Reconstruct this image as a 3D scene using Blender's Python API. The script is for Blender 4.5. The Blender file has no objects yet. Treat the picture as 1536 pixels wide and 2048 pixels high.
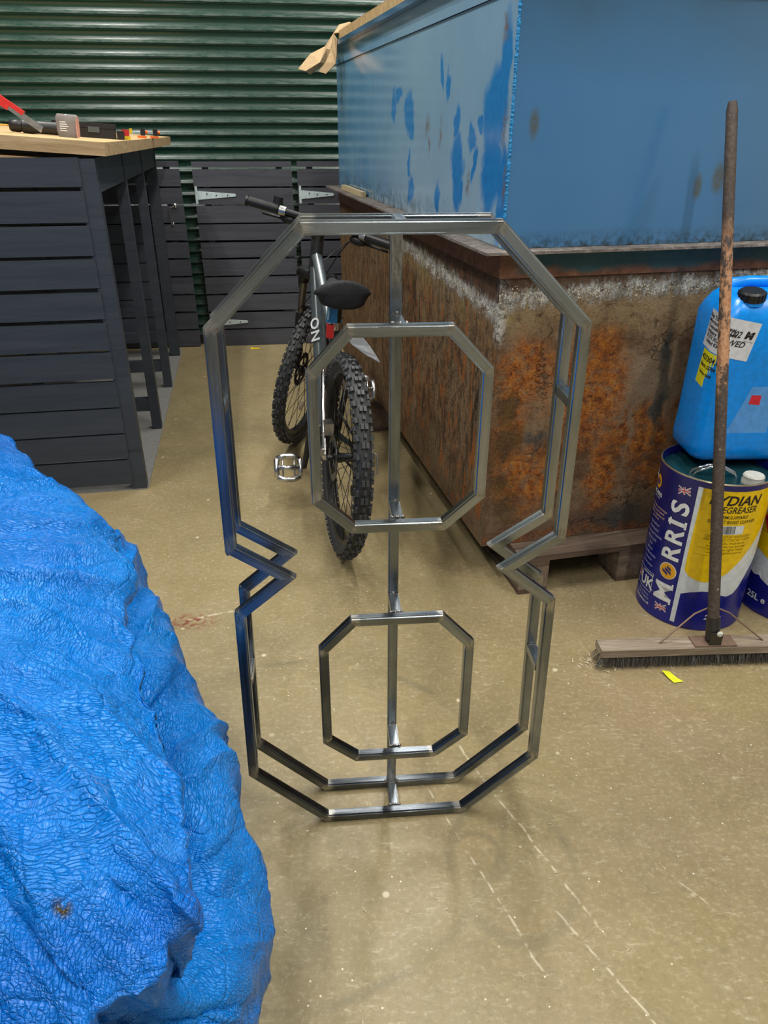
import bpy, bmesh, math, random
from mathutils import Vector, Matrix, noise
from math import sin, cos, pi, radians as R
random.seed(7)
D = bpy.data; SC = bpy.context.scene; COL = SC.collection

# ------------------------------------------------------------------ camera
cd = D.cameras.new('camera'); cam = D.objects.new('camera', cd); COL.objects.link(cam)
cd.sensor_fit = 'VERTICAL'; cd.sensor_height = 24.0; cd.sensor_width = 18.0
cd.lens = 24.0 * 1475.1 / 2048.0; cd.clip_start = 0.02
cam.matrix_world = Matrix.Translation((0, 0, 1.35)) @ Matrix.Rotation(R(90 - 27.4986), 4, 'X') @ Matrix.Rotation(R(0.136), 4, 'Z')
SC.camera = cam
# ------------------------------------------------------------------ world and exposure
w = D.worlds.new('world'); SC.world = w; w.use_nodes = True
w.node_tree.nodes['Background'].inputs[0].default_value = (0.9, 0.95, 1.0, 1)
w.node_tree.nodes['Background'].inputs[1].default_value = 0.15
SC.view_settings.view_transform = 'Standard'; SC.view_settings.look = 'None'
SC.view_settings.gamma = 1.0; SC.view_settings.use_curve_mapping = False
SC.view_settings.exposure = 0.0
LIGHT_POWER = 67.0
# batten lights: (x, y, yaw degrees)
BATTENS = [(-1.9, 1.6, 97), (-1.9, 3.9, 97), (0.5, 1.9, 97), (0.4, 4.2, 97), (2.6, 0.6, 97), (-1.2, -2.6, 97), (1.0, -1.0, 97)]  # last batten is an added unseen light that brightens the drum fronts

# ------------------------------------------------------------------ node helper
class N:
    def __init__(s, name, rough=.5, metal=0., color=(.5, .5, .5), **kw):
        s.m = D.materials.new(name); s.m.use_nodes = True; s.t = s.m.node_tree; s.n = s.t.nodes
        s.b = s.n['Principled BSDF']; s.set('Roughness', rough); s.set('Metallic', metal); s.set('Base Color', color)
        for k, v in kw.items(): s.set(k.replace('_', ' '), v)
    def put(s, sock, v):
        if isinstance(v, bpy.types.NodeSocket): s.t.links.new(v, sock)
        elif isinstance(v, (tuple, list)): sock.default_value = tuple(v) + ((1,) if len(v) == 3 and len(sock.default_value) == 4 else ())
        else:
            try: sock.default_value = v
            except Exception: sock.default_value = (v, v, v)
    def set(s, k, v): s.put(s.b.inputs[k], v); return s
    def add(s, ty, **kw):
        n = s.n.new(ty)
        for k, v in kw.items(): setattr(n, k, v)
        return n
    def co(s, k='Object'):
        return s.add('ShaderNodeTexCoord').outputs[k]
    def rnd(s): return s.add('ShaderNodeObjectInfo').outputs['Random']
    def var(s, vec, amt=7.0):
        return s.vm('ADD', vec, s.m1('MULTIPLY', s.rnd(), amt))
    def vm(s, op, a, b=None):
        n = s.add('ShaderNodeVectorMath', operation=op); s.put(n.inputs[0], a)
        if b is not None: s.put(n.inputs[1], b)
        return n.outputs[0]
    def m1(s, op, a, b=None, c=None, clamp=False):
        n = s.add('ShaderNodeMath', operation=op, use_clamp=clamp); s.put(n.inputs[0], a)
        if b is not None: s.put(n.inputs[1], b)
        if c is not None: s.put(n.inputs[2], c)
        return n.outputs[0]
    def noise(s, vec, scale=5., detail=4., rough=.55, dist=0., stretch=None):
        if stretch: vec = s.vm('MULTIPLY', vec, stretch)
        n = s.add('ShaderNodeTexNoise'); s.put(n.inputs['Vector'], vec); n.inputs['Scale'].default_value = scale
        n.inputs['Detail'].default_value = detail; n.inputs['Roughness'].default_value = rough; n.inputs['Distortion'].default_value = dist
        return n.outputs['Fac']
    def noisec(s, vec, scale=5., detail=2.):
        n = s.add('ShaderNodeTexNoise'); s.put(n.inputs['Vector'], vec); n.inputs['Scale'].default_value = scale; n.inputs['Detail'].default_value = detail
        return n.outputs['Color']
    def voro(s, vec, scale=20., feature='F1', stretch=None, out='Distance', rnd=1.):
        if stretch: vec = s.vm('MULTIPLY', vec, stretch)
        n = s.add('ShaderNodeTexVoronoi', feature=feature); s.put(n.inputs['Vector'], vec); n.inputs['Scale'].default_value = scale
        n.inputs['Randomness'].default_value = rnd
        return n.outputs[out]
    def mr(s, v, a, b, c=0., d=1.):
        n = s.add('ShaderNodeMapRange', clamp=True); s.put(n.inputs[0], v)
        for i, x in enumerate((a, b, c, d)): s.put(n.inputs[i + 1], x)
        return n.outputs[0]
    def ramp(s, fac, stops):
        n = s.add('ShaderNodeValToRGB'); s.put(n.inputs[0], fac); e = n.color_ramp.elements
        while len(e) < len(stops): e.new(.5)
        for i, (p, c) in enumerate(stops): e[i].position = p; e[i].color = (*c, 1)
        return n.outputs[0]
    def mix(s, fac, a, b, mode='MIX'):
        n = s.add('ShaderNodeMix', data_type='RGBA', blend_type=mode); s.put(n.inputs[0], fac); s.put(n.inputs[6], a); s.put(n.inputs[7], b)
        return n.outputs[2]
    def xyz(s, v):
        n = s.add('ShaderNodeSeparateXYZ'); s.put(n.inputs[0], v); return n.outputs
    def bump(s, h, strength=.3, dist=.01):
        n = s.add('ShaderNodeBump'); n.inputs['Strength'].default_value = strength; n.inputs['Distance'].default_value = dist
        s.put(n.inputs['Height'], h); s.t.links.new(n.outputs[0], s.b.inputs['Normal']); return n
    def blob(s, u, v, cu, cv, ru, rv, soft=.35):
        a = s.m1('DIVIDE', s.m1('SUBTRACT', u, cu), ru); b = s.m1('DIVIDE', s.m1('SUBTRACT', v, cv), rv)
        d = s.m1('SQRT', s.m1('ADD', s.m1('MULTIPLY', a, a), s.m1('MULTIPLY', b, b)))
        return s.mr(d, 1 + soft, 1 - soft)
    def mx(s, *a):
        o = a[0]
        for x in a[1:]: o = s.m1('MAXIMUM', o, x)
        return o

def plain(name, color, rough=.5, metal=0., bump=0., **kw):
    n = N(name, rough, metal, color, **kw)
    c = n.co(); f = n.noise(c, 60, 3)
    n.set('Base Color', n.mix(n.mr(f, .35, .7), color, tuple(x * .8 for x in color)))
    n.set('Roughness', n.mr(n.noise(c, 25, 3), .3, .7, max(0, rough - .06), min(1, rough + .08)))
    if bump: n.bump(n.noise(c, 180, 3), bump, .002)
    return n.m

# ------------------------------------------------------------------ mesh helpers
def link(name, me, mat=None, parent=None, smooth=False):
    o = D.objects.new(name, me); COL.objects.link(o)
    if mat:
        for m in (mat if isinstance(mat, (list, tuple)) else [mat]): me.materials.append(m)
    if parent: o.parent = parent
    if smooth:
        for p in me.polygons: p.use_smooth = True
    return o
def fin(name, bm, mat=None, parent=None, smooth=False, bevel=0, seg=2, angle=None):
    if bevel:
        es = [e for e in bm.edges if len(e.link_faces) == 2 and e.calc_face_angle(0) > .5]
        bmesh.ops.bevel(bm, geom=es, offset=bevel, segments=seg, affect='EDGES', clamp_overlap=True)
    me = D.meshes.new(name); bm.to_mesh(me); bm.free()
    o = link(name, me, mat, parent, smooth)
    if angle: me.set_sharp_from_angle(angle=angle)
    return o
def bbox(bm, x0, x1, y0, y1, z0, z1, M=None):
    vs = [bm.verts.new((x, y, z)) for x in (x0, x1) for y in (y0, y1) for z in (z0, z1)]
    for f in ((0, 1, 3, 2), (4, 6, 7, 5), (0, 4, 5, 1), (2, 3, 7, 6), (0, 2, 6, 4), (1, 5, 7, 3)): bm.faces.new([vs[i] for i in f])
    if M: bmesh.ops.transform(bm, matrix=M, verts=vs)
    return vs
def box(name, x0, x1, y0, y1, z0, z1, mat, parent=None, bevel=0., M=None):
    bm = bmesh.new(); bbox(bm, x0, x1, y0, y1, z0, z1, M); return fin(name, bm, mat, parent, bevel=bevel)
def cbox(name, size, center, mat, parent=None, bevel=0., rot=(0, 0, 0)):
    """box with its own origin in the centre"""
    bm = bmesh.new(); a, b, c = [s / 2 for s in size]; bbox(bm, -a, a, -b, b, -c, c)
    o = fin(name, bm, mat, parent, bevel=bevel); o.location = center; o.rotation_euler = rot; return o
def ring_tube(bm, pts, rad, n=10, closed=False, cap=True, square=False, up=None):
    pts = [Vector(p) for p in pts]; L = len(pts); rows = []
    rads = rad if isinstance(rad, (list, tuple)) else [rad] * L
    prev = None
    for i, p in enumerate(pts):
        a = pts[(i - 1) % L] if (i or closed) else p; b = pts[(i + 1) % L] if (i < L - 1 or closed) else p
        t = (b - a).normalized()
        if prev is None:
            u = Vector(up) if up else (Vector((0, 0, 1)) if abs(t.z) < .9 else Vector((1, 0, 0)))
            u = (u - t * u.dot(t)).normalized()
        else: u = (prev - t * prev.dot(t)).normalized()
        prev = u; v = t.cross(u)
        rows.append([bm.verts.new(p + (u * cos(2 * pi * k / n) + v * sin(2 * pi * k / n)) * rads[i]) for k in range(n)])
    m = L if closed else L - 1
    for i in range(m):
        A, B = rows[i], rows[(i + 1) % L]
        for k in range(n): bm.faces.new((A[k], A[(k + 1) % n], B[(k + 1) % n], B[k]))
    if cap and not closed: bm.faces.new(rows[0][::-1]); bm.faces.new(rows[-1])
def tube(name, pts, rad, mat, parent=None, n=10, closed=False, smooth=True):
    bm = bmesh.new(); ring_tube(bm, pts, rad, n, closed); bmesh.ops.recalc_face_normals(bm, faces=bm.faces)
    o = fin(name, bm, mat, parent, smooth=smooth); o.data.set_sharp_from_angle(angle=R(50)); return o
def lathe(name, prof, mat, parent=None, n=32, axis='Z', smooth=True, closed=False):
    bm = bmesh.new(); rows = []
    for r, z in prof:
        rows.append([bm.verts.new((r * cos(2 * pi * k / n), r * sin(2 * pi * k / n), z)) for k in range(n)])
    rng = range(len(rows)) if closed else range(len(rows) - 1)
    for i in rng:
        A, B = rows[i], rows[(i + 1) % len(rows)]
        for k in range(n): bm.faces.new((A[k], A[(k + 1) % n], B[(k + 1) % n], B[k]))
    if not closed:
        if prof[0][0] > 1e-4: bm.faces.new(rows[0][::-1])
        if prof[-1][0] > 1e-4: bm.faces.new(rows[-1])
    bmesh.ops.remove_doubles(bm, verts=bm.verts, dist=1e-5)
    bmesh.ops.recalc_face_normals(bm, faces=bm.faces)
    if axis == 'X': bmesh.ops.rotate(bm, verts=bm.verts, cent=(0, 0, 0), matrix=Matrix.Rotation(R(90), 3, 'Y'))
    if axis == 'Y': bmesh.ops.rotate(bm, verts=bm.verts, cent=(0, 0, 0), matrix=Matrix.Rotation(R(-90), 3, 'X'))
    o = fin(name, bm, mat, parent, smooth=smooth); o.data.set_sharp_from_angle(angle=R(40)); return o
def thing(name, label, cat, loc=(0, 0, 0), rot=(0, 0, 0), group=None):
    o = D.objects.new(name, None); COL.objects.link(o); o.location = loc; o.rotation_euler = rot
    o.empty_display_size = .1; return tag(o, label, cat, group)
def tag(o, label, cat, group=None):
    o['label'] = label; o['category'] = cat
    if group: o['group'] = group
    return o
def at(o, loc=None, rot=None):
    if loc is not None: o.location = loc
    if rot is not None: o.rotation_euler = rot
    return o
def structure(o, label=None):
    o['kind'] = 'structure'
    if label: o['label'] = label
    return o

# ================================================================== MATERIALS
def mat_floor():
    n = N('floor_paint', .4); c = n.co(); x, y, z = n.xyz(c)
    a = n.noise(c, 1.3, 5, .6); b = n.noise(c, 9, 6, .65); d = n.noise(c, 90, 5, .7)
    col = n.ramp(a, [(.33, (.228, .184, .094)), (.5, (.280, .222, .110)), (.68, (.315, .236, .118))])
    col = n.mix(n.mr(b, .45, .75, 0, .5), col, (.34, .275, .16))
    col = n.mix(n.mr(b, .42, .22, 0, .45), col, (.17, .14, .08))
    red = n.m1('MULTIPLY', n.mr(x, .2, 1.0), n.mr(n.noise(c, 2.2, 4), .42, .62, 0, .55))
    col = n.mix(red, col, (.265, .185, .125))
    col = n.mix(n.mr(d, .54, .72, 0, .75), col, (.46, .39, .25)); col = n.mix(n.mr(d, .45, .28, 0, .5), col, (.15, .125, .075))
    d2 = n.noise(n.vm('MULTIPLY', c, (1, 1.7, 1)), 28, 6, .75, .8); col = n.mix(n.mr(d2, .56, .7, 0, .6), col, (.40, .335, .19)); col = n.mix(n.mr(d2, .44, .3, 0, .4), col, (.16, .135, .08))
    # pale brushed flecks, chips and grit
    fl = n.noise(n.vm('MULTIPLY', c, (30, 95, 1)), 1., 4, .75); col = n.mix(n.m1('MULTIPLY', n.mr(fl, .56, .7), n.mr(b, .42, .6, .1, 1.)), col, (.50, .44, .30))
    sp = n.voro(c, 55); pick = n.voro(c, 55, out='Color'); pr = n.xyz(pick)[0]
    grit = n.m1('MULTIPLY', n.mr(sp, .13, .07), n.mr(pr, .82, .86)); col = n.mix(grit, col, (.75, .7, .55))
    sp2 = n.voro(n.vm('ADD', c, 3.3), 16); p2 = n.xyz(n.voro(n.vm('ADD', c, 3.3), 16, out='Color'))[1]
    col = n.mix(n.m1('MULTIPLY', n.mr(sp2, .14, .08), n.mr(p2, .9, .92)), col, (.6, .53, .37))
    # two long dashed scratches and tyre / drum ring marks
    def line(x0, y0, x1, y1, wd):
        L = math.hypot(x1 - x0, y1 - y0); ux, uy = (x1 - x0) / L, (y1 - y0) / L
        px = n.m1('SUBTRACT', x, x0); py = n.m1('SUBTRACT', y, y0)
        s = n.m1('ADD', n.m1('MULTIPLY', px, ux), n.m1('MULTIPLY', py, uy))
        t = n.m1('ABSOLUTE', n.m1('ADD', n.m1('SUBTRACT', n.m1('MULTIPLY', px, uy), n.m1('MULTIPLY', py, ux)), n.m1('MULTIPLY', n.m1('SUBTRACT', n.noise(c, 6, 2), .5), .03)))
        return n.m1('MULTIPLY', n.m1('MULTIPLY', n.mr(t, wd, wd * .4), n.mr(n.noise(c, 45, 2), .42, .55)), n.m1('MULTIPLY', n.mr(s, 0, .02), n.mr(s, L, L - .02)))
    sc = n.mx(line(.18, 1.36, .42, .86, .0035), line(.10, 1.22, .30, .78, .003), line(.33, .92, .52, .62, .003), line(.55, 1.05, .64, .92, .002), line(-.62, 1.86, -.42, 1.93, .006))
    col = n.mix(n.m1('MULTIPLY', sc, .75), col, (.62, .55, .4))
    def ring(cx, cy, r, wd, k):
        dx = n.m1('SUBTRACT', x, cx); dy = n.m1('MULTIPLY', n.m1('SUBTRACT', y, cy), k)
        q = n.m1('ABSOLUTE', n.m1('SUBTRACT', n.m1('ADD', n.m1('SQRT', n.m1('ADD', n.m1('MULTIPLY', dx, dx), n.m1('MULTIPLY', dy, dy))), n.m1('MULTIPLY', n.noise(c, 3, 2), .06)), r))
        return n.m1('MULTIPLY', n.mr(q, wd, wd * .2), n.mr(n.noise(c, 5, 3), .4, .6))
    dk = n.mx(ring(.27, 1.02, .16, .018, .8), ring(.19, 1.03, .085, .012, 1.), ring(-.2, 1.2, .5, .014, 1.))
    col = n.mix(n.m1('MULTIPLY', dk, .38), col, (.12, .115, .075))
    stain = n.m1('MULTIPLY', n.blob(x, y, -.6, 1.86, .07, .035, .6), n.mr(n.noise(c, 60, 4), .45, .6)); col = n.mix(stain, col, (.2, .05, .03))
    dirty = n.m1('MULTIPLY', n.mr(n.noise(c, 18, 5, .7), .6, .75), .45); col = n.mix(dirty, col, (.12, .1, .065))
    n.set('Base Color', col); n.set('Roughness', n.mr(n.noise(c, 7, 5, .7), .3, .7, .28, .5)); n.set('Specular IOR Level', .45)
    n.bump(n.m1('ADD', n.m1('MULTIPLY', n.noise(c, 30, 5), .5), n.m1('MULTIPLY', n.noise(c, 160, 3), .3)), .22, .004)
    return n.m
def mat_shutter():
    n = N('shutter_green', .3); c = n.co(); b = n.noise(c, 3, 5, .6, stretch=(.4, 1, 8)); d = n.noise(c, 60, 4, .7, stretch=(.2, 1, 1))
    col = n.mix(n.mr(b, .35, .7), (.010, .045, .030), (.015, .062, .042))
    z = n.xyz(c)[2]
    dust = n.m1('MULTIPLY', n.m1('MULTIPLY', n.mr(z, .024, .006), n.mr(d, .38, .6)), .42)
    col = n.mix(dust, col, (.17, .19, .17)); n.set('Base Color', col)
    n.set('Roughness', n.mr(d, .3, .7, .2, .38)); n.bump(b, .05, .003); return n.m
def mat_painted_wood(name, c0, c1, rough=.42):
    n = N(name, rough); c = n.var(n.co()); g = n.noise(c, 3, 6, .7, .6, stretch=(.6, 8, 9)); k = n.noise(c, 5, 2, .5, 1.2, stretch=(.7, 2, 2.4))
    col = n.mix(n.mr(g, .3, .7), c0, c1); col = n.mix(n.mr(k, .66, .76, 0, .5), col, tuple(v * .45 for v in c0))
    col = n.mix(n.m1('MULTIPLY', n.rnd(), .35), col, tuple(v * .75 for v in c0))
    n.set('Base Color', col); n.set('Roughness', n.mr(g, .3, .7, rough - .08, rough + .1)); n.bump(n.m1('ADD', g, n.m1('MULTIPLY', k, .4)), .35, .003); return n.m
def mat_steel():
    n = N('bare_steel', .34, 1.); c = n.var(n.co(), 3); gx, gy, gz = n.xyz(n.co('Generated'))
    at_ = n.add('ShaderNodeAttribute', attribute_type='OBJECT', attribute_name='baked_light').outputs['Fac']  # per-tube painted reflection brightness, from dark mill scale to bright steel
    bl_ = n.add('ShaderNodeAttribute', attribute_type='OBJECT', attribute_name='baked_blue_reflection').outputs['Fac']  # painted blue reflection on the upper left legs
    s = n.noise(c, 3, 5, .6, stretch=(1, 22, 22)); b = n.noise(c, 6, 4, .6, stretch=(1, 2, 2))
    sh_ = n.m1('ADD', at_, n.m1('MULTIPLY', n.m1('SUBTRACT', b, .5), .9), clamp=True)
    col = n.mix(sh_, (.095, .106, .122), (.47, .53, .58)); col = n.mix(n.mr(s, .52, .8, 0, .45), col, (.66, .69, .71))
    col = n.mix(n.mr(s, .46, .25, 0, .5), col, (.09, .092, .10)); col = n.mix(n.m1('MULTIPLY', bl_, n.mr(b, .3, .6, .5, 1.)), col, (.12, .155, .22))
    e = n.m1('ABSOLUTE', n.m1('SUBTRACT', gx, .5)); em = n.mr(n.m1('ADD', e, n.m1('MULTIPLY', n.m1('SUBTRACT', b, .5), .25)), .42, .46)
    grind = n.noise(c, 26, 5, .8, stretch=(1, 5, 5)); col = n.mix(n.m1('MULTIPLY', em, .8), col, n.ramp(grind, [(.32, (.13, .12, .12)), (.5, (.40, .39, .36)), (.7, (.70, .68, .63))]))
    n.set('Base Color', col); n.set('Roughness', n.m1('ADD', n.mr(s, .3, .7, .17, .34), n.m1('MULTIPLY', em, .10)))
    n.bump(n.m1('ADD', s, n.m1('MULTIPLY', grind, em)), .10, .001); return n.m
def mat_rust(name, side):
    n = N(name, .85); c = n.co(); x, y, z = n.xyz(c)
    wob = n.noisec(c, 9, 4); cw = n.vm('ADD', c, n.vm('MULTIPLY', n.vm('SUBTRACT', wob, (.5, .5, .5)), (.13, .13, .13)))
    cw = n.vm('ADD', cw, n.vm('MULTIPLY', n.vm('SUBTRACT', n.noisec(c, 34, 4), (.5, .5, .5)), (.06, .06, .06)))
    wx, wy, wz = n.xyz(cw); u, U = (y, wy) if side else (x, wx)
    a = n.noise(c, 5, 8, .7); b = n.noise(c, 28, 7, .75); f = n.noise(c, 120, 4, .8)
    if side:
        gr_ = n.noise(c, 24, 9, .85, .2, stretch=(1, 1.1, .8)); st = n.noise(c, 7, 8, .78, .9, stretch=(1, 3.2, .7)); st2 = n.noise(c, 6, 9, .82, .6, stretch=(1, 4.2, .55))
        base = n.ramp(gr_, [(.40, (.055, .032, .018)), (.46, (.17, .10, .05)), (.53, (.34, .23, .125)), (.60, (.24, .12, .045))])
        base = n.mix(n.mr(a, .48, .56, 0, .75), base, n.mix(n.mr(gr_, .45, .55), (.09, .042, .018), (.33, .135, .045)))
        base = n.mix(n.m1('MULTIPLY', n.mr(st, .52, .58, 0, .75), n.mr(gr_, .40, .5, .5, 1)), base, (.06, .04, .025))
        base = n.mix(n.m1('MULTIPLY', n.mr(st2, .545, .58, 0, .95), n.mr(gr_, .40, .5)), base, (.022, .014, .009))
        base = n.mix(n.mr(u, 2.6, .9, .5, 0), base, (.22, .12, .045)); base = n.mix(n.m1('MULTIPLY', n.mr(z, .25, .02), n.mr(u, 1.6, .4, .1, .55)), base, (.24, .17, .10))
        org = n.mr(n.noise(c, 9, 5, .6, .4, stretch=(1, 2.8, .6)), .575, .61, 0, .9)
        org = n.m1('MULTIPLY', org, n.mr(u, 1.5, .8)); base = n.mix(org, base, (.42, .13, .025))
    else:
        base = n.ramp(a, [(.38, (.10, .052, .03)), (.46, (.19, .11, .06)), (.54, (.32, .22, .13)), (.62, (.24, .13, .065))])
        OR = [(.10, .58, .10, .09), (.13, .22, .12, .10), (.06, .42, .05, .18), (.31, .50, .12, .16), (.34, .62, .05, .08), (.52, .36, .13, .10), (.40, .22, .05, .16), (.66, .2, .14, .05), (.22, .02, .3, .02), (.8, .35, .1, .1), (.7, .02, .4, .02)]
        om = n.mx(*[n.blob(U, wz, *o, .35) for o in OR]); om = n.m1('MULTIPLY', om, n.mr(b, .40, .52, .25, 1))
        oc = n.ramp(n.noise(c, 30, 8, .8), [(.40, (.13, .04, .012)), (.5, (.42, .125, .018)), (.60, (.58, .24, .04))]); base = n.mix(om, base, oc)
        DK = [(.045, .46, .028, .05), (.06, .36, .05, .06), (.05, .22, .045, .03), (.07, .14, .04, .05)]
        dm = n.m1('MULTIPLY', n.mx(*[n.blob(U, wz, *o, .45) for o in DK]), n.mr(b, .30, .50, .35, 1)); base = n.mix(n.m1('MULTIPLY', dm, .9), base, n.ramp(b, [(.35, (.03, .018, .01)), (.6, (.14, .085, .03))]))
        gy = n.mx(n.blob(wx, wz, .555, .58, .022, .10, .25), n.blob(wx, wz, .560, .47, .028, .09, .25)); base = n.mix(n.m1('MULTIPLY', gy, .92), base, (.075, .085, .075))
        tl = n.mx(n.blob(wx, wz, .145, .345, .03, .02, .5), n.blob(wx, wz, .47, .06, .1, .04, .6), n.blob(wx, wz, .9, .08, .1, .05, .5)); base = n.mix(n.m1('MULTIPLY', tl, .8), base, (.05, .065, .07))
        dr = n.mx(n.blob(wx, z, .475, .40, .012, .13, .5), n.blob(wx, z, .44, .46, .009, .08, .5), n.blob(wx, z, .605, .50, .016, .14, .6), n.blob(wx, wz, .50, .52, .06, .06, .5)); base = n.mix(n.m1('MULTIPLY', dr, .75), base, (.34, .25, .165))
        lo = n.m1('MULTIPLY', n.mr(wz, .18, .03), n.mr(a, .42, .6)); base = n.mix(n.m1('MULTIPLY', lo, .7), base, (.12, .075, .06))
        edge = n.mr(wx, .035, .0); base = n.mix(n.m1('MULTIPLY', edge, .6), base, (.13, .075, .04))
    # pale crust line under the flange
    cz = n.m1('ADD', n.mr(u, 0, 1.1, .742, .80) if side else n.mr(u, 0, .8, .785, .81), n.m1('MULTIPLY', n.m1('SUBTRACT', n.noise(c, 9, 7, .8), .5), .11))
    dz = n.m1('SUBTRACT', z, cz)
    low = n.mr(dz, -.14, -.01); pale = n.m1('MULTIPLY', n.m1('MULTIPLY', low, n.mr(dz, .03, 0)), n.mr(b, .36, .52))
    if side: pale = n.m1('MULTIPLY', pale, n.mr(u, 1.6, .7, .1, .5))
    yc = n.mix(n.mr(n.noise(c, 6, 3), .5, .62), (.50, .37, .20), (.56, .49, .17)); base = n.mix(n.m1('MULTIPLY', pale, .75), base, yc)
    wt = n.m1('MULTIPLY', n.m1('MULTIPLY', n.mr(n.m1('ABSOLUTE', n.m1('SUBTRACT', dz, n.m1('MULTIPLY', n.mr(n.noise(c, 55, 3, .7, stretch=(1.6, 1.6, .35)), .45, .7), .03))), .034, .012), n.mr(b, .38, .50)), n.mr(n.noise(c, 60, 5, .8, stretch=(2, 2, .6)), .3, .5, .3, 1))
    if side: wt = n.m1('MULTIPLY', wt, n.mr(u, 1.55, 1.0))
    cs = n.m1('MULTIPLY', n.mr(u, .035, .008), n.m1('MULTIPLY', n.mr(n.m1('ADD', z, n.m1('MULTIPLY', b, .1)), .70, .74), n.mr(b, .42, .5))); wt = n.m1('MAXIMUM', wt, n.m1('MULTIPLY', cs, .85))
    base = n.mix(wt, base, n.ramp(f, [(.3, (.34, .33, .30)), (.55, (.90, .90, .87))]))
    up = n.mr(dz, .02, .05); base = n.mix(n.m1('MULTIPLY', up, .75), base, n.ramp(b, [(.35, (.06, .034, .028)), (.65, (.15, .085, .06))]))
    base = n.mix(n.mr(f, .56, .72, 0, .6), base, (.44, .31, .18)); base = n.mix(n.mr(f, .45, .30, 0, .75), base, (.04, .024, .015)); base = n.mix(n.mr(b, .42, .30, 0, .7), base, (.05, .03, .018))
    crack = n.voro(cw, 6, 'DISTANCE_TO_EDGE'); cm = n.m1('MULTIPLY', n.mr(crack, .02, .006), n.mr(n.noise(c, 4, 3), .54, .62)); base = n.mix(n.m1('MULTIPLY', cm, .55), base, (.03, .018, .01))
    n.set('Base Color', base)
    h = n.m1('ADD', n.m1('ADD', n.m1('MULTIPLY', a, .6), n.m1('MULTIPLY', b, .7)), n.m1('ADD', n.m1('MULTIPLY', f, .35), n.m1('MULTIPLY', wt, .35)))
    h = n.m1('SUBTRACT', h, n.m1('MULTIPLY', cm, .3)); n.bump(h, 1., .018); n.set('Roughness', n.mr(b, .3, .7, .62, .92)); n.set('Specular IOR Level', .3); return n.m
def mat_blue_side():
    n = N('worn_light_blue_baked_reflection', .3); c = n.co(); x, y, z = n.xyz(c)
    wob = n.noisec(c, 12, 4); cw = n.vm('ADD', c, n.vm('MULTIPLY', n.vm('SUBTRACT', wob, (.5, .5, .5)), (.1, .1, .1))); X, Y, Z = n.xyz(cw)
    a = n.noise(c, 4, 5, .6); b = n.noise(c, 40, 5, .75); st = n.noise(c, 9, 6, .7, stretch=(1, 3, .3))
    col = n.mix(n.mr(a, .3, .7), (.10, .29, .52), (.15, .36, .58))
    pale = n.m1('MULTIPLY', n.mr(Y, 1.75, .9), n.mr(Z, .9, 1.25, 1, .55)); col = n.mix(n.m1('MULTIPLY', pale, .75), col, (.42, .58, .70))  # reflection of the bright left side painted in, paler at the near end
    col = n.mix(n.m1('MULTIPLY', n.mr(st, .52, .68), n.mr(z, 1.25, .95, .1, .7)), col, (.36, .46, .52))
    BB = [(1.23, 1.29, .035, .055), (1.15, 1.325, .05, .03), (1.0, 1.26, .07, .06), (.955, 1.21, .035, .04), (.60, 1.36, .018, .05), (.53, 1.33, .028, .035), (.44, 1.235, .035, .045), (.415, 1.12, .05, .09), (.40, 1.03, .045, .05), (.30, 1.19, .03, .04), (.235, 1.225, .02, .02), (.13, 1.24, .085, .11), (.13, 1.10, .07, .10), (.07, 1.33, .04, .12), (.04, 1.05, .04, .12), (.95, 1.01, .04, .05), (.98, 1.10, .02, .04), (.62, 1.0, .03, .05), (.27, 1.12, .015, .04)]
    bm_ = n.mx(*[n.blob(Y, Z, *o, .18) for o in BB]); col = n.mix(n.m1('MULTIPLY', bm_, .93), col, n.mix(n.mr(b, .4, .7), (.005, .205, .60), (.01, .27, .68)))
    RR = [(.61, 1.195, .012, .04), (.74, 1.22, .03, .03), (.31, 1.075, .02, .03), (.72, 1.16, .012, .03), (.05, 1.2, .015, .05), (.09, 1.43, .02, .02), (.03, 1.08, .01, .05)]
    rm = n.m1('MULTIPLY', n.mx(*[n.blob(Y, Z, *o, .6) for o in RR]), n.mr(b, .4, .55)); col = n.mix(n.m1('MULTIPLY', rm, .8), col, (.16, .095, .04))
    sp = n.m1('MULTIPLY', n.mr(n.noise(c, 38, 4, .8, stretch=(1, 1.5, .5)), .64, .69), n.mr(z, 1.4, .93, .05, 1)); col = n.mix(sp, col, (.03, .05, .07))
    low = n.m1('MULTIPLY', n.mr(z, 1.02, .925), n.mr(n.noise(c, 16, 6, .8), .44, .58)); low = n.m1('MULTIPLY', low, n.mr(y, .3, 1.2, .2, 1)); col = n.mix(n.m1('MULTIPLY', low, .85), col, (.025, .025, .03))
    n.set('Base Color', col); n.set('Roughness', n.m1('ADD', n.mr(a, .3, .7, .11, .2), n.m1('MULTIPLY', rm, .4))); n.set('Specular IOR Level', .6)
    n.bump(n.m1('ADD', n.m1('MULTIPLY', n.noise(c, 1.6, 2), 2), n.m1('MULTIPLY', b, .06)), .12, .01); return n.m
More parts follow.
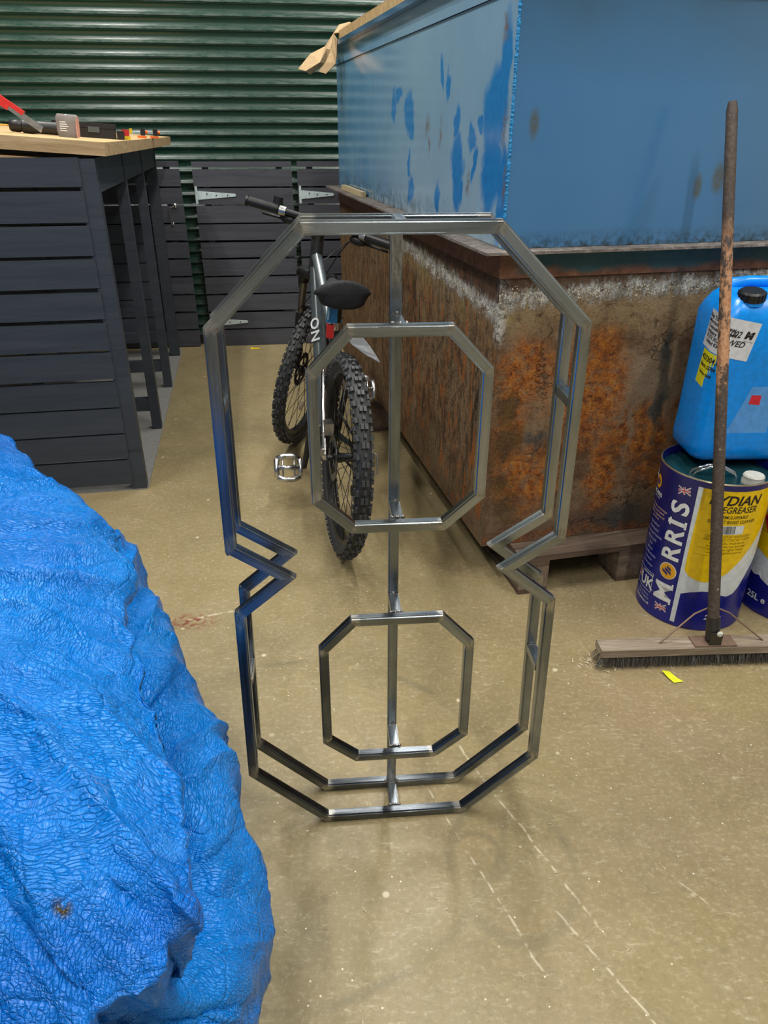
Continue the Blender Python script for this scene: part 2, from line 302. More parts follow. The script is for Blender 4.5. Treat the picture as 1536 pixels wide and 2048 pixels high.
def mat_blue_front():
    n = N('dark_blue_paint', .22); c = n.co(); x, y, z = n.xyz(c); a = n.noise(c, 2.2, 4); b = n.noise(c, 45, 5, .75)
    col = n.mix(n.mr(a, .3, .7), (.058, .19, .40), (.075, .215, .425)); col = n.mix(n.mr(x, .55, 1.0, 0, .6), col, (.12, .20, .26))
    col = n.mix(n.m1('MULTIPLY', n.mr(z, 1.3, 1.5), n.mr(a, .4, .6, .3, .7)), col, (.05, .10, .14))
    om = n.m1('MULTIPLY', n.mx(n.blob(x, z, .617, 1.09, .018, .035, .4), n.blob(x, z, .557, 1.068, .012, .03, .4), n.blob(x, z, .645, 1.08, .014, .02, .5), n.blob(x, z, .06, 1.22, .012, .03, .5)), n.mr(b, .35, .5, .5, 1)); col = n.mix(n.m1('MULTIPLY', om, .8), col, (.10, .10, .06))
    sp = n.mr(n.noise(c, 30, 3, .6), .74, .77); col = n.mix(n.m1('MULTIPLY', sp, .7), col, (.02, .05, .09))
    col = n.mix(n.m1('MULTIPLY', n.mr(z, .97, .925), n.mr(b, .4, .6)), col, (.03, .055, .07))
    n.set('Base Color', col); n.set('Roughness', n.mr(n.noise(c, 3, 3), .3, .7, .09, .16)); n.set('Specular IOR Level', .62)
    n.bump(n.m1('ADD', n.m1('MULTIPLY', n.noise(c, 1.3, 2), 3), n.m1('MULTIPLY', n.noise(c, 200, 3), .06)), .1, .01); return n.m
def mat_flange():
    n = N('flange_teal_rust', .55); c = n.co(); x, y, z = n.xyz(c); b = n.noise(c, 26, 6, .75); a = n.noise(c, 5, 4)
    rust = n.ramp(b, [(.3, (.07, .03, .02)), (.55, (.20, .085, .045)), (.75, (.33, .2, .13))])
    teal = n.mix(n.mr(a, .4, .6), (.018, .075, .095), (.03, .095, .11))
    m = n.m1('MULTIPLY', n.mr(n.m1('ADD', z, n.m1('MULTIPLY', n.m1('SUBTRACT', a, .5), .09)), .852, .868), n.mr(x, .03, .07)); m = n.m1('MULTIPLY', m, n.mr(n.m1('ADD', y, n.m1('MULTIPLY', b, 0)), .02, -.001))
    col = n.mix(m, rust, teal); n.set('Base Color', col); n.set('Roughness', n.mr(b, .3, .7, .35, .8)); n.bump(b, .5, .006); return n.m
def mat_lip():
    n = N('dusty_steel_lip', .6); c = n.co(); b = n.noise(c, 40, 6, .8); a = n.noise(c, 7, 4)
    col = n.ramp(b, [(.3, (.06, .05, .045)), (.5, (.20, .17, .15)), (.72, (.46, .41, .35))]); col = n.mix(n.mr(a, .5, .65, 0, .6), col, (.05, .04, .04))
    n.set('Base Color', col); n.bump(b, .5, .005); return n.m
def mat_wood(name, c0, c1, c2, rough=.7, sx=(1, 12, 12)):
    n = N(name, rough); c = n.var(n.co()); g = n.noise(c, 3.2, 6, .7, .8, stretch=sx); f = n.noise(c, 60, 4, .8)
    col = n.ramp(g, [(.3, c0), (.5, c1), (.7, c2)]); col = n.mix(n.mr(f, .6, .8, 0, .35), col, tuple(v * .5 for v in c0)); n.set('Base Color', col)
    n.bump(n.m1('ADD', g, n.m1('MULTIPLY', f, .3)), .4, .003); return n.m
def mat_tarp():
    n = N('blue_tarpaulin', .3); c = n.co(); oc = c
    w1 = n.noise(c, 8, 5, .6, .5); big = n.noise(c, 1.6, 4, .55, .4)
    wv = n.vm('ADD', c, n.vm('MULTIPLY', n.vm('SUBTRACT', n.noisec(c, 6, 3), (.5, .5, .5)), (.09, .09, .09)))
    v1 = n.voro(wv, 120, 'DISTANCE_TO_EDGE', stretch=(.5, 1.9, 1.2)); v2 = n.voro(wv, 120, 'DISTANCE_TO_EDGE', stretch=(2.0, .5, 1.2)); v3 = n.voro(wv, 14, 'DISTANCE_TO_EDGE')
    pick = n.mr(n.noise(c, 3.5, 3), .42, .58)
    cr = n.m1('ADD', n.m1('MULTIPLY', n.mr(v1, 0, .14), pick), n.m1('MULTIPLY', n.mr(v2, 0, .14), n.m1('SUBTRACT', 1.0, pick)))
    cre = n.mr(v3, 0, .05)
    fine = n.noise(wv, 85, 5, .75); mid = n.noise(wv, 24, 5, .7, .9)
    col = n.mix(n.mr(big, .35, .65), (.0, .14, .60), (.001, .235, .78))
    col = n.mix(n.m1('MULTIPLY', n.m1('SUBTRACT', 1.0, cr), .38), col, (.002, .085, .40))
    col = n.mix(n.mr(mid, .54, .72, 0, .22), col, (.07, .36, .78))
    stn = n.m1('MULTIPLY', n.mr(n.noise(c, 5, 3), .62, .7), n.mr(fine, .5, .65)); col = n.mix(n.m1('MULTIPLY', stn, .4), col, (.22, .26, .36))
    x, y, z = n.xyz(oc)
    muck = n.m1('MULTIPLY', n.mx(n.blob(x, y, -.31, .455, .008, .006, .5), n.blob(x, y, -.44, .52, .005, .004, .5)), n.mr(n.noise(oc, 150, 3), .35, .5)); col = n.mix(muck, col, (.06, .05, .02))
    n.set('Base Color', col); n.set('Roughness', n.mr(mid, .3, .7, .15, .34)); n.set('Specular IOR Level', .45)
    h = n.m1('ADD', n.m1('ADD', n.m1('MULTIPLY', cr, .35), n.m1('MULTIPLY', mid, 1.6)), n.m1('ADD', n.m1('MULTIPLY', fine, .35), n.m1('MULTIPLY', cre, .5)))
    n.bump(n.m1('ADD', h, n.m1('MULTIPLY', w1, 2.)), .75, .006); return n.m

M_floor = mat_floor(); M_shut = mat_shutter()
M_slat = mat_painted_wood('charcoal_stained_wood', (.052, .055, .070), (.085, .088, .108))
M_bench = mat_painted_wood('slate_painted_wood', (.032, .040, .054), (.048, .058, .076), .5)
M_steel = mat_steel(); M_rf = mat_rust('rust_front', False); M_rs = mat_rust('rust_side', True)
M_bs = mat_blue_side(); M_bf = mat_blue_front(); M_fl = mat_flange(); M_lip = mat_lip()
M_pine = mat_wood('pine_board', (.42, .25, .11), (.62, .42, .2), (.72, .54, .3), .55)
M_pedge = mat_wood('raw_board_edge', (.30, .19, .09), (.48, .33, .17), (.62, .45, .26), .8)
M_pallet = mat_wood('pallet_wood', (.045, .03, .022), (.11, .075, .052), (.19, .135, .10), .85)
M_block = mat_wood('pallet_block_chipboard', (.10, .07, .05), (.19, .14, .10), (.28, .21, .15), .9, (9, 9, 9))
M_tarp = mat_tarp()
M_wall = plain('painted_blockwork', (.40, .40, .385), .8, bump=.3); M_ceil = plain('ceiling_sheet', (.24, .24, .235), .8)
M_black = plain('black_plastic', (.014, .014, .016), .38); M_rub = plain('tyre_rubber', (.03, .031, .033), .62, bump=.4); M_knob = plain('tyre_knob_rubber', (.05, .053, .057), .6, bump=.5)
M_fabric = plain('black_saddle_fabric', (.009, .009, .013), .7, bump=.5); M_gpaint = plain('graphite_paint', (.045, .05, .055), .3, .2); M_gpaint2 = plain('grey_frame_paint', (.10, .12, .13), .3, .2)
M_alu = plain('brushed_alloy', (.62, .62, .62), .28, 1.); M_chrome = plain('chrome', (.8, .8, .8), .12, 1.); M_dmet = plain('dark_metal', (.09, .09, .09), .35, .9)
M_white = plain('white_print', (.85, .88, .88), .4); M_zinc = plain('galvanised_zinc', (.62, .74, .76), .35, .15)
M_red = plain('red_plastic', (.65, .03, .03), .35); M_bplast = plain('blue_plastic', (.01, .22, .55), .35); M_orange = plain('orange_plastic', (.85, .16, .02), .4); M_yel = plain('yellow_plastic', (.85, .6, .01), .4)
M_navy = plain('drum_navy', (.008, .012, .19), .25, Specular_IOR_Level=.6); M_dyel = plain('drum_yellow', (.90, .60, .0), .28, Specular_IOR_Level=.6); M_dwhite = plain('drum_white', (.72, .78, .82), .28)
M_ink = plain('black_ink', (.012, .01, .012), .4); M_gold = plain('gold_print', (.85, .42, .02), .35); M_pinkink = plain('small_orange_print', (.62, .42, .33), .4); M_lilac = plain('pale_small_print', (.45, .48, .72), .4); M_redink = plain('red_print', (.65, .02, .04), .4); M_diam = plain('hazard_red', (.62, .01, .04), .35); M_olive = plain('yellow_small_print', (.20, .13, .0), .4)
M_teal = plain('drum_lid_teal', (.008, .045, .055), .2, Specular_IOR_Level=.7); M_can = plain('jerrycan_blue', (.0, .30, .95), .3, Specular_IOR_Level=.5)
M_can.node_tree.nodes['Principled BSDF'].inputs['Subsurface Weight'].default_value = .15; M_can.node_tree.nodes['Principled BSDF'].inputs['Subsurface Radius'].default_value = (.005, .01, .03)
M_rimm = plain('drum_rim_metal', (.55, .48, .32), .3, .9); M_cap = plain('dirty_white_cap', (.62, .62, .55), .55, bump=.4); M_label = plain('paper_label', (.74, .77, .82), .45); M_ylabel = plain('yellow_paper_label', (.85, .80, .02), .45)
M_card = plain('brown_card', (.50, .35, .19), .8, bump=.3); M_mat = plain('grey_floor_sheet', (.25, .25, .235), .55); M_offcut = plain('pale_timber', (.62, .5, .3), .7)
def mat_clear(name, col, a):
    n = N(name, .15, 0, col); n.set('Transmission Weight', a); n.set('IOR', 1.2); return n.m
M_clear = mat_clear('clear_plastic', (.75, .72, .74), .75); M_smoke = mat_clear('smoky_plastic', (.35, .35, .35), .6)
def mat_handle():
    n = N('flaking_painted_broom_handle', .6); c = n.co(); z = n.xyz(c)[2]; b = n.noise(c, 22, 6, .8, stretch=(1, 1, .5)); f = n.noise(c, 120, 3)
    wm = n.m1('MULTIPLY', n.mr(b, .46, .52), n.mx(n.mr(z, 1.38, 1.42), n.m1('MULTIPLY', n.mr(z, .62, .72), n.mr(z, 1.12, 1.02))))
    col = n.mix(wm, n.mix(n.mr(f, .4, .7), (.055, .04, .033), (.10, .075, .06)), n.mix(n.mr(f, .3, .7), (.36, .15, .07), (.55, .32, .17)))
    sp = n.mr(n.noise(c, 90, 2), .72, .76); col = n.mix(sp, col, (.5, .45, .4)); n.set('Base Color', col); n.bump(n.m1('SUBTRACT', b, n.m1('MULTIPLY', wm, .3)), .6, .004); return n.m
M_handle = mat_handle(); M_bhead = mat_wood('dirty_broom_wood', (.10, .075, .055), (.24, .19, .14), (.42, .36, .28), .85)
M_brist = plain('grey_bristle', (.13, .125, .12), .7); M_brist2 = plain('dark_bristle', (.05, .045, .04), .7); M_wire = plain('rusty_wire', (.24, .16, .12), .55, .3)
M_shav = plain('wood_shaving', (.62, .52, .36), .8); M_weld = plain('weld_metal', (.30, .29, .27), .35, 1., bump=.6)
M_bluebead = plain('bright_blue_bead', (.02, .30, .68), .4, bump=.6)

# ================================================================== SETTING
YS = R(7.32)          # shutter wall
SH = Matrix.Translation((-1.142, 5.127, 0)) @ Matrix.Rotation(YS, 4, 'Z')
fl = structure(box('floor', -5.6, 5.0, -4.5, 7.0, -.1, 0, M_floor))
for nm, b in (('wall_back', (-6.2, 4.6, .30, .45, 0, 4.6)), ('ceiling', (-6.2, 4.9, -10.0, .5, 4.5, 4.6)), ('wall_left', (-4.2, -4.05, -9.4, .30, 0, 4.5)), ('wall_right', (4.4, 4.55, -9.4, .30, 0, 4.5)), ('wall_front', (-4.2, 4.55, -9.5, -9.35, 0, 4.5))):
    bm = bmesh.new(); bbox(bm, *b); bmesh.ops.transform(bm, matrix=SH, verts=bm.verts); structure(fin(nm, bm, M_ceil if nm == 'ceiling' else M_wall))
# roller shutter of curved laths, each lath a part
door = thing('door_1', 'dark green roller shutter door of curved horizontal laths behind the slatted gates', 'roller shutter', SH.translation, (0, 0, YS)); door['kind'] = 'structure'
PITCH = .0693
prof = [(.020, .000), (.020, .0045), (.0225, .0075), (.029, .013), (.035, .021), (.0385, .032), (.038, .044), (.034, .054), (.028, .0605), (.0235, .0635), (.0235, .066), (.030, .0665), (.030, .0693)]
bm = bmesh.new(); x0, x1 = -3.6, 2.6
A = [bm.verts.new((x0, .03 + y, z)) for y, z in prof]; B = [bm.verts.new((x1, .03 + y, z)) for y, z in prof]
for i in range(len(prof) - 1): bm.faces.new((A[i], B[i], B[i + 1], A[i + 1]))
Ab = [bm.verts.new((x0, .075, z)) for z in (0, PITCH)]; Bb = [bm.verts.new((x1, .075, z)) for z in (0, PITCH)]
bm.faces.new((Ab[1], Bb[1], Bb[0], Ab[0])); bm.faces.new((Ab[0], Bb[0], B[0], A[0])); bm.faces.new((A[-1], B[-1], Bb[1], Ab[1]))
bmesh.ops.recalc_face_normals(bm, faces=bm.faces)
lath = fin('lath', bm, M_shut, door, smooth=True); lath.data.set_sharp_from_angle(angle=R(35)); z0 = 1.448 - 20 * PITCH; lath.location.z = z0
for k in range(1, 43):
    o = lath.copy(); COL.objects.link(o); o.parent = door; o.location = (0, 0, z0 + k * PITCH); o.rotation_euler = (0, R(random.uniform(-.02, .02)), 0)
box('bottom_bar', x0, x1, .045, .08, .0, z0 - .001, M_black, door, .003)
for sx in (-3.68, 2.6): structure(box('guide_channel', sx, sx + .08, .03, .14, 0, 3.1, M_dmet, door, .003))
structure(box('shutter_box', -3.7, 2.7, .02, .295, 3.1, 3.55, M_dmet, door, .01))
# lights
for i, (x, y, yaw) in enumerate(BATTENS):
    t = thing('ceiling_light', ('white batten light above the left side, nearest the workbench', 'white batten light above the workbench by the shutter', 'white batten light above the tank corner', 'white batten light above the far end of the tank', 'white batten light on the far right over the drums', 'white batten light behind the camera', 'added unseen white batten light just behind the camera to its right')[i], 'light', (x, y, 4.30), (0, 0, R(yaw)), 'batten lights under the ceiling')
    box('housing', -.75, .75, -.06, .06, .02, .10, M_wall, t, .008)
    for s in (-.6, .6): tube('hanger', [(s, 0, .1), (s, 0, .2)], .004, M_dmet, t, 6)
    n = N('diffuser_lit'); n.set('Emission Color', (1, .98, .93)); n.set('Emission Strength', 6.0); n.set('Base Color', (.9, .9, .9))
    box('diffuser', -.73, .73, -.05, .05, .0, .02, n.m, t, .004)
    ld = D.lights.new('batten_lamp', 'AREA'); ld.shape = 'RECTANGLE'; ld.size = 1.5; ld.size_y = .14; ld.energy = LIGHT_POWER; ld.color = (1., .975, .91)
    lo = D.objects.new('batten_lamp', ld); COL.objects.link(lo); lo.parent = t; lo.location = (0, 0, -.01)

# ================================================================== SLATTED GATES against the shutter
ROWS = [(1.130, 1.161), (1.018, 1.116), (.914, 1.007), (.803, .903), (.696, .792), (.587, .681), (.472, .573), (.356, .461), (.240, .344), (.119, .225), (.002, .109)]
def hinge(parent, x, z, L):
    bm = bmesh.new(); bbox(bm, x, x + .014, -.006, 0, z - .052, z + .052)
    pts = [(x + .014, z - .026), (x + .014 + L, z - .008), (x + .014 + L + .006, z), (x + .014 + L, z + .008), (x + .014, z + .026)]
    f = [bm.verts.new((a, -.005, b)) for a, b in pts]; g = [bm.verts.new((a, -.001, b)) for a, b in pts]; bm.faces.new(f); bm.faces.new(g[::-1])
    for i in range(5): bm.faces.new((f[i], g[i], g[(i + 1) % 5], f[(i + 1) % 5]))
    bmesh.ops.recalc_face_normals(bm, faces=bm.faces)
    h = fin('hinge', bm, M_zinc, parent)
    for q in (.25, .5, .8): s = lathe('screw', [(.0, .0), (.004, .0), (.004, .002), (.0, .003)], M_dmet, h, 8, 'Y'); s.location = (x + .014 + L * q, -.005, z + (.009 if q < .4 else 0)); s.scale = (1, -1, 1)
    return h
def gate(xa, xb, lean, label, dz=0., hinges=()):
    g = thing('slatted_gate', label, 'gate', SH @ Vector((0, -.035, 0)), (0, 0, YS))
    for i, (a, b) in enumerate(ROWS):
        sh = (1.16 - (a + b) / 2) * lean
        o = cbox('slat', (xb - xa, .018, b - a + .001), ((xa + xb) / 2 + sh, .009, (a + b) / 2 + dz + .0005), M_slat, g, .002, (R(random.uniform(-.4, .4)), R(random.uniform(-.12, .12)), 0))
    for x in (xa + .06, xb - .10): box('batten', x, x + .04, .019, .041, .02, 1.15 + dz, M_slat, g, .002)
    for (hx, hz, L) in hinges: hinge(g, hx, hz, L)
    return g
g1 = gate(-1.05, -.150, .012, 'dark slatted timber gate at the left behind the bench with a hook latch', .004)
# hook latch on the first gate
hk = tube('hook_latch', [(-.205, -.012, .905), (-.235, -.016, .90), (-.238, -.018, .86), (-.232, -.018, .80), (-.222, -.012, .795)], .003, M_chrome, g1, 8)
kb = lathe('knob', [(0, 0), (.012, .002), (.014, .008), (.009, .014), (0, .016)], M_chrome, hk, 16, 'Y'); kb.location = (-.200, -.001, .91); kb.scale = (1, -1, 1)
kb = lathe('knob', [(0, 0), (.007, .002), (.008, .006), (0, .010)], M_chrome, hk, 12, 'Y'); kb.location = (-.225, -.001, .80); kb.scale = (1, -1, 1)
kb = tube('eye_hook', [(-.31, -.001, .85), (-.305, -.02, .85), (-.29, -.022, .86)], .003, M_chrome, g1, 8)
g2 = gate(-.072, .548, .012, 'middle dark slatted timber gate with two pale strap hinges on its left edge', 0., ((-.066, .968, .235), (-.055, .165, .235)))
g3 = gate(.583, 1.20, .006, 'right dark slatted timber gate half hidden behind the bicycle and blue tank', 0., ((.590, .968, .205),))

# ================================================================== BENCH
YB = R(10.15); bench = thing('workbench', 'tall slate-painted slatted workbench with open right side at the left', 'workbench', (-.996, 2.798, 0), (0, 0, YB))
BR = [(1.167, 1.259), (1.052, 1.154), (.940, 1.041), (.825, .927), (.713, .811), (.595, .698), (.482, .585), (.367, .470), (.256, .360), (.143, .246), (.027, .133)]
FZ = .004
for i, (a, b) in enumerate(BR):
    o = cbox('slat', (1.60, .020, b - a), (-.80 - .052, .005, (a + b) / 2 + (FZ if i > 8 else 0)), M_bench, bench, .0025, (R(random.uniform(-.8, .8)), R(random.uniform(-.1, .1)), 0))
for (py, wd) in ((0, .062), (.70, .045), (1.38, .045), (2.06, .062)):
    box('post', -wd, 0, py, py + .045 if py < 2 else py + .05, .006, 1.255, M_bench, bench, .003)
    if py:
        box('rail', -1.62, -wd - .001, py + .005, py + .035, .10, .165, M_bench, bench, .002); box('rail', -1.62, -wd - .001, py + .005, py + .035, 1.17, 1.255, M_bench, bench, .002)
        for px in (-.72, -1.62): box('post', px - .05, px, py + .037 if px > -1 else py, py + .08 if px > -1 else py + .045, .006, 1.255, M_bench, bench, .003)
box('post', -1.70, -1.655, .02, .065, .006, 1.255, M_bench, bench, .003)
box('top_rail', -.040, -.004, .046, 2.05, 1.145, 1.256, M_bench, bench, .003)
for i, (a, b) in enumerate(BR[:-1]): cbox('slat', (1.52, .018, b - a), (-.83, 2.125, (a + b) / 2 - .0), M_bench, bench, .002)
top = thing('worktop', 'thick pale timber worktop slab lying on the slate bench', 'worktop', (-.9566, 2.805, 1.262), (0, R(4.0), YB))
bm = bmesh.new(); pts = [(-1.75, 0.0), (.0, 0.0), (.055, 2.14), (-1.75, 2.14)]
lo_ = [bm.verts.new((x, y, 0)) for x, y in pts]; hi = [bm.verts.new((x, y, .043)) for x, y in pts]
bm.faces.new(lo_[::-1]); bm.faces.new(hi)
for i in range(4): bm.faces.new((lo_[i], lo_[(i + 1) % 4], hi[(i + 1) % 4], hi[i]))
slab = fin('slab', bm, [M_pine, M_pedge], top, bevel=.003)
for p in slab.data.polygons: p.material_index = 0 if p.normal.z > .7 else 1
pk = thing('packing_wedge', 'pale timber wedge packed between the worktop slab and the bench front', 'timber', (-.996, 2.798, 1.2595), (0, 0, YB))
bm = bmesh.new(); v = [bm.verts.new(p) for p in ((-1.70, 0, 0), (-.19, 0, 0), (-1.70, 0, .102), (-1.70, .12, 0), (-.19, .12, 0), (-1.70, .12, .102))]
for f in ((0, 1, 2), (3, 5, 4), (0, 3, 4, 1), (1, 4, 5, 2), (0, 2, 5, 3)): bm.faces.new([v[i] for i in f])
fin('wedge', bm, M_pedge, pk)
sheet = tag(at(box('floor_sheet', -1.75, .004, .0, 2.24, 0, .005, M_mat), (-.996, 2.798, .0), (0, 0, YB)), 'flat grey sheet on the floor under the workbench', 'floor sheet')
# things on the worktop, in worktop coordinates
TM = Matrix.Translation((-.9566, 2.805, 1.262)) @ Matrix.Rotation(YB, 4, 'Z') @ Matrix.Rotation(R(4.0), 4, 'Y') @ Matrix.Translation((0, 0, .0435))
def ontop(name, label, cat, x, y, rz=0, group=None):
    t = thing(name, label, cat, TM @ Vector((x, y, 0)), (0, 0, 0), group); t.rotation_euler = (TM.to_3x3() @ Matrix.Rotation(R(rz), 3, 'Z')).to_euler(); return t
case = ontop('tool_case', 'long flat black tool case with a grey latch on the worktop', 'tool case', -.12, .55, 8)
box('body', -.15, .085, -.05, .07, 0, .034, M_black, case, .004); box('lid', -.15, .085, -.052, .072, .035, .052, M_black, case, .004); box('latch', -.02, .022, -.056, -.050, .020, .040, M_gpaint2, case, .001); box('tray', .087, .115, -.04, .06, 0, .030, M_black, case, .003)
drill = ontop('drill_chuck', 'black drill chuck lying beside the clear plastic pack', 'drill', -.30, .42, 4)
for pr, x in (([(0, 0), (.016, 0), (.021, .006), (.022, .035), (.019, .040), (.019, .043), (.023, .047), (.024, .075), (.022, .10), (0, .10)], 0),):
    o = lathe('chuck', pr, M_black, drill, 24, 'X'); o.location = (-.10, 0, .0235)
lathe('body', [(0, 0), (.022, 0), (.0225, .08), (0, .08)], M_black, drill, 20, 'X').location = (.001, 0, .0235)
tube('drill_bit', [(-.16, 0, .0235), (-.10, 0, .0235)], .003, M_gold, drill, 8)
pack = ontop('plastic_pack', 'clear crinkled plastic pack with white print standing on the worktop', 'package', -.170, .30, -4)
bm = bmesh.new(); V = []
for z, a in ((0, .030), (.02, .032), (.05, .035), (.068, .036), (.076, .030)): V.append([bm.verts.new((s * a + (.002 * sin(z * 200)), q * a * .55 + .002 * cos(z * 150), z)) for s, q in ((-1, -1), (0, -1.1), (1, -1), (1, 1), (0, 1.1), (-1, 1))])
for i in range(4):
    for k in range(6): bm.faces.new((V[i][k], V[i][(k + 1) % 6], V[i + 1][(k + 1) % 6], V[i + 1][k]))
bm.faces.new(V[0][::-1]); bm.faces.new(V[-1]); fin('bag', bm, M_clear, pack, smooth=True)
for k in range(5): box('print_line', -.022, .0 + .004 * (k % 3), -.0232, -.0226, .048 - k * .007, .051 - k * .007, M_white, pack)
box('card', .033, .037, -.018, .018, .002, .066, plain('pink_card', (.6, .3, .25), .6), pack)
saw = ontop('bar_clamp', 'steel bar with a red grip propped up across the worktop corner', 'tool', -.30, .30, 0)
bm = bmesh.new(); bbox(bm, -.02, .105, -.004, .004, -.011, .011); fin('bar', bm, M_chrome, saw, bevel=.002).matrix_basis = Matrix.Translation((-.055, .03, .075)) @ Matrix.Rotation(R(33), 4, 'Y')
bm = bmesh.new(); bbox(bm, -.17, -.02, -.012, .012, -.014, .016); bbox(bm, -.02, .03, -.011, .011, .002, .017); fin('grip', bm, M_red, saw, bevel=.004).matrix_basis = Matrix.Translation((-.055, .03, .075)) @ Matrix.Rotation(R(33), 4, 'Y')
def clamp(x, y, c1, lab, s=1.):
    c = ontop('spring_clamp', lab, 'clamp', x, y, 10, 'small clamps at the far end of the worktop')
    box('jaw', -.022 * s, .018 * s, -.012, .012, 0, .010, c1, c, .003); box('body', -.008 * s, .012 * s, -.011, .011, .011, .040 * s, M_black, c, .004)
    k = lathe('knob', [(0, 0), (.006, 0), (.008, .004), (.006, .012), (0, .012)], M_orange, c, 12, 'X'); k.location = (.013 * s, 0, .026 * s)
clamp(.002, 1.15, M_orange, 'small black clamp with an orange foot, left of the pair'); clamp(.045, 1.30, M_orange, 'small black clamp with an orange foot, at the worktop right edge')
cl = ontop('toy_clamp', 'red and yellow clip standing at the end of the black case', 'clip', -.005, .62, 6)
box('foot', -.016, .016, -.012, .012, 0, .012, M_yel, cl, .003); box('body', -.018, .012, -.012, .012, .013, .036, M_red, cl, .004); box('tab', .013, .024, -.008, .008, .024, .042, M_yel, cl, .003)

# ================================================================== TANK
YC = R(13.352); TC = Vector((.317, 2.082, 0)); tank = thing('steel_tank', 'large steel tank, blue painted above and heavily rusted below, on pallets', 'tank', (TC.x, TC.y, .14), (0, 0, YC))
W_, L_ = 1.75, 2.47
def facebox(name, x0, x1, y0, y1, z0, z1, mf, ms, bevel=.002):
    o = box(name, x0, x1, y0, y1, z0, z1, [mf, ms], tank, bevel)
    for p in o.data.polygons: p.material_index = 1 if abs(p.normal.x) > abs(p.normal.y) else 0
    return o
facebox('rusted_base', 0, W_, 0, L_, 0, .845, M_rf, M_rs, .003)
bm = bmesh.new(); bbox(bm, -.006, W_ + .006, -.006, L_ + .006, .846, .914); fin('flange_web', bm, M_fl, tank, bevel=.003)
bm = bmesh.new(); bbox(bm, -.068, W_ + .06, -.060, L_ + .06, .915, .922); fin('flange_lip', bm, M_lip, tank, bevel=.0025)
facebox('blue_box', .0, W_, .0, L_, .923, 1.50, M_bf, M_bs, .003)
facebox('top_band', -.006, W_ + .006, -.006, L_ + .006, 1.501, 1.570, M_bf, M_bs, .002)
box('rim', -.036, W_ + .03, -.030, L_ + .03, 1.5705, 1.590, M_bf, tank, .003)
bm = bmesh.new()       # weld bead down the corner
for i in range(170):
    z = .925 + i * .0034; bmesh.ops.create_icosphere(bm, subdivisions=1, radius=.0045 + random.uniform(-.001, .0012), matrix=Matrix.Translation((-.001 + random.uniform(-.0008, .0008), -.001 + random.uniform(-.0008, .0008), z)))
fin('weld_bead', bm, M_bluebead, tank, smooth=True)
bm = bmesh.new()       # flaky crust along the top of the rusted base
for i in range(700):
    x = random.uniform(.0, 1.3); z = .795 + .012 * x + .02 * noise.noise((x * 9, 0, 0)) + random.gauss(0, .008)
    r_ = random.uniform(.0008, .0028); m = Matrix.Translation((x, -.0005, z)) @ Matrix.Rotation(random.uniform(0, 3), 4, 'Y') @ Matrix.Diagonal((1.5, .35, 1, 1)); bmesh.ops.create_icosphere(bm, subdivisions=1, radius=r_, matrix=m)
for i in range(700):
    y = random.uniform(.0, 1.25); z = .745 + .05 * y + .02 * noise.noise((y * 9, 3, 0)) + random.gauss(0, .009)
    r_ = random.uniform(.0008, .0028); m = Matrix.Translation((-.0005, y, z)) @ Matrix.Rotation(random.uniform(0, 3), 4, 'X') @ Matrix.Diagonal((.35, 1.4, 1, 1)); bmesh.ops.create_icosphere(bm, subdivisions=1, radius=r_, matrix=m)
n = N('salt_crust', .9); c_ = n.co(); n.set('Base Color', n.ramp(n.noise(c_, 25, 4), [(.35, (.30, .22, .13)), (.5, (.62, .56, .44)), (.7, (.85, .84, .8))])); cr = fin('salt_crust', bm, n.m, tank); cr['kind'] = 'stuff'
# loose things on the tank
TK = Matrix.Translation((TC.x, TC.y, .14)) @ Matrix.Rotation(YC, 4, 'Z')
bd = tag(box('plywood_sheet', -.012, 1.6, .0, 2.34, 0, .046, M_pine, None, .002), 'tan timber board lying along the top of the blue tank', 'board'); bd.matrix_world = TK @ Matrix.Translation((0, 0, 1.591))
oc = tag(box('timber_offcut', 0, .022, 0, .52, 0, .022, M_offcut, None, .002), 'short pale timber strip lying on the tank flange', 'timber offcut'); oc.matrix_world = TK @ Matrix.Translation((-.030, 1.72, .9225)) @ Matrix.Rotation(R(0), 4, 'Z')
card = thing('cardboard', 'folded brown cardboard hanging off the far top corner of the tank', 'cardboard', TK @ Vector((0, 0, 0)), (0, 0, YC))
def sheet_strip(name, rows, th, mat, parent):
    bm = bmesh.new(); T = [[bm.verts.new(p) for p in r] for r in rows]
    for i in range(len(T) - 1):
        for k in range(len(T[0]) - 1): bm.faces.new((T[i][k], T[i][k + 1], T[i + 1][k + 1], T[i + 1][k]))
    o = fin(name, bm, mat, parent); md = o.modifiers.new('thickness', 'SOLIDIFY'); md.thickness = th; md.offset = 1; return o
zt = 1.640
sheet_strip('flap', [[(.052, 2.36, 1.680), (.080, 2.35, 1.664), (.110, 2.345, 1.648)], [(.0, 2.37, 1.668), (-.015, 2.345, 1.648), (-.040, 2.30, 1.625)], [(-.073, 2.38, 1.575), (-.075, 2.31, 1.560), (-.058, 2.30, 1.555)], [(-.151, 2.37, 1.540), (-.115, 2.29, 1.500), (-.080, 2.32, 1.495)], [(-.216, 2.36, 1.474), (-.185, 2.31, 1.462), (-.160, 2.34, 1.448)]], .004, M_card, card)
sheet_strip('fold', [[(-.045, 2.27, 1.615), (-.040, 2.23, 1.595)], [(-.062, 2.26, 1.555), (-.043, 2.22, 1.530)], [(-.092, 2.25, 1.500), (-.050, 2.22, 1.490)], [(-.128, 2.26, 1.458), (-.095, 2.24, 1.448)]], .004, M_card, card)
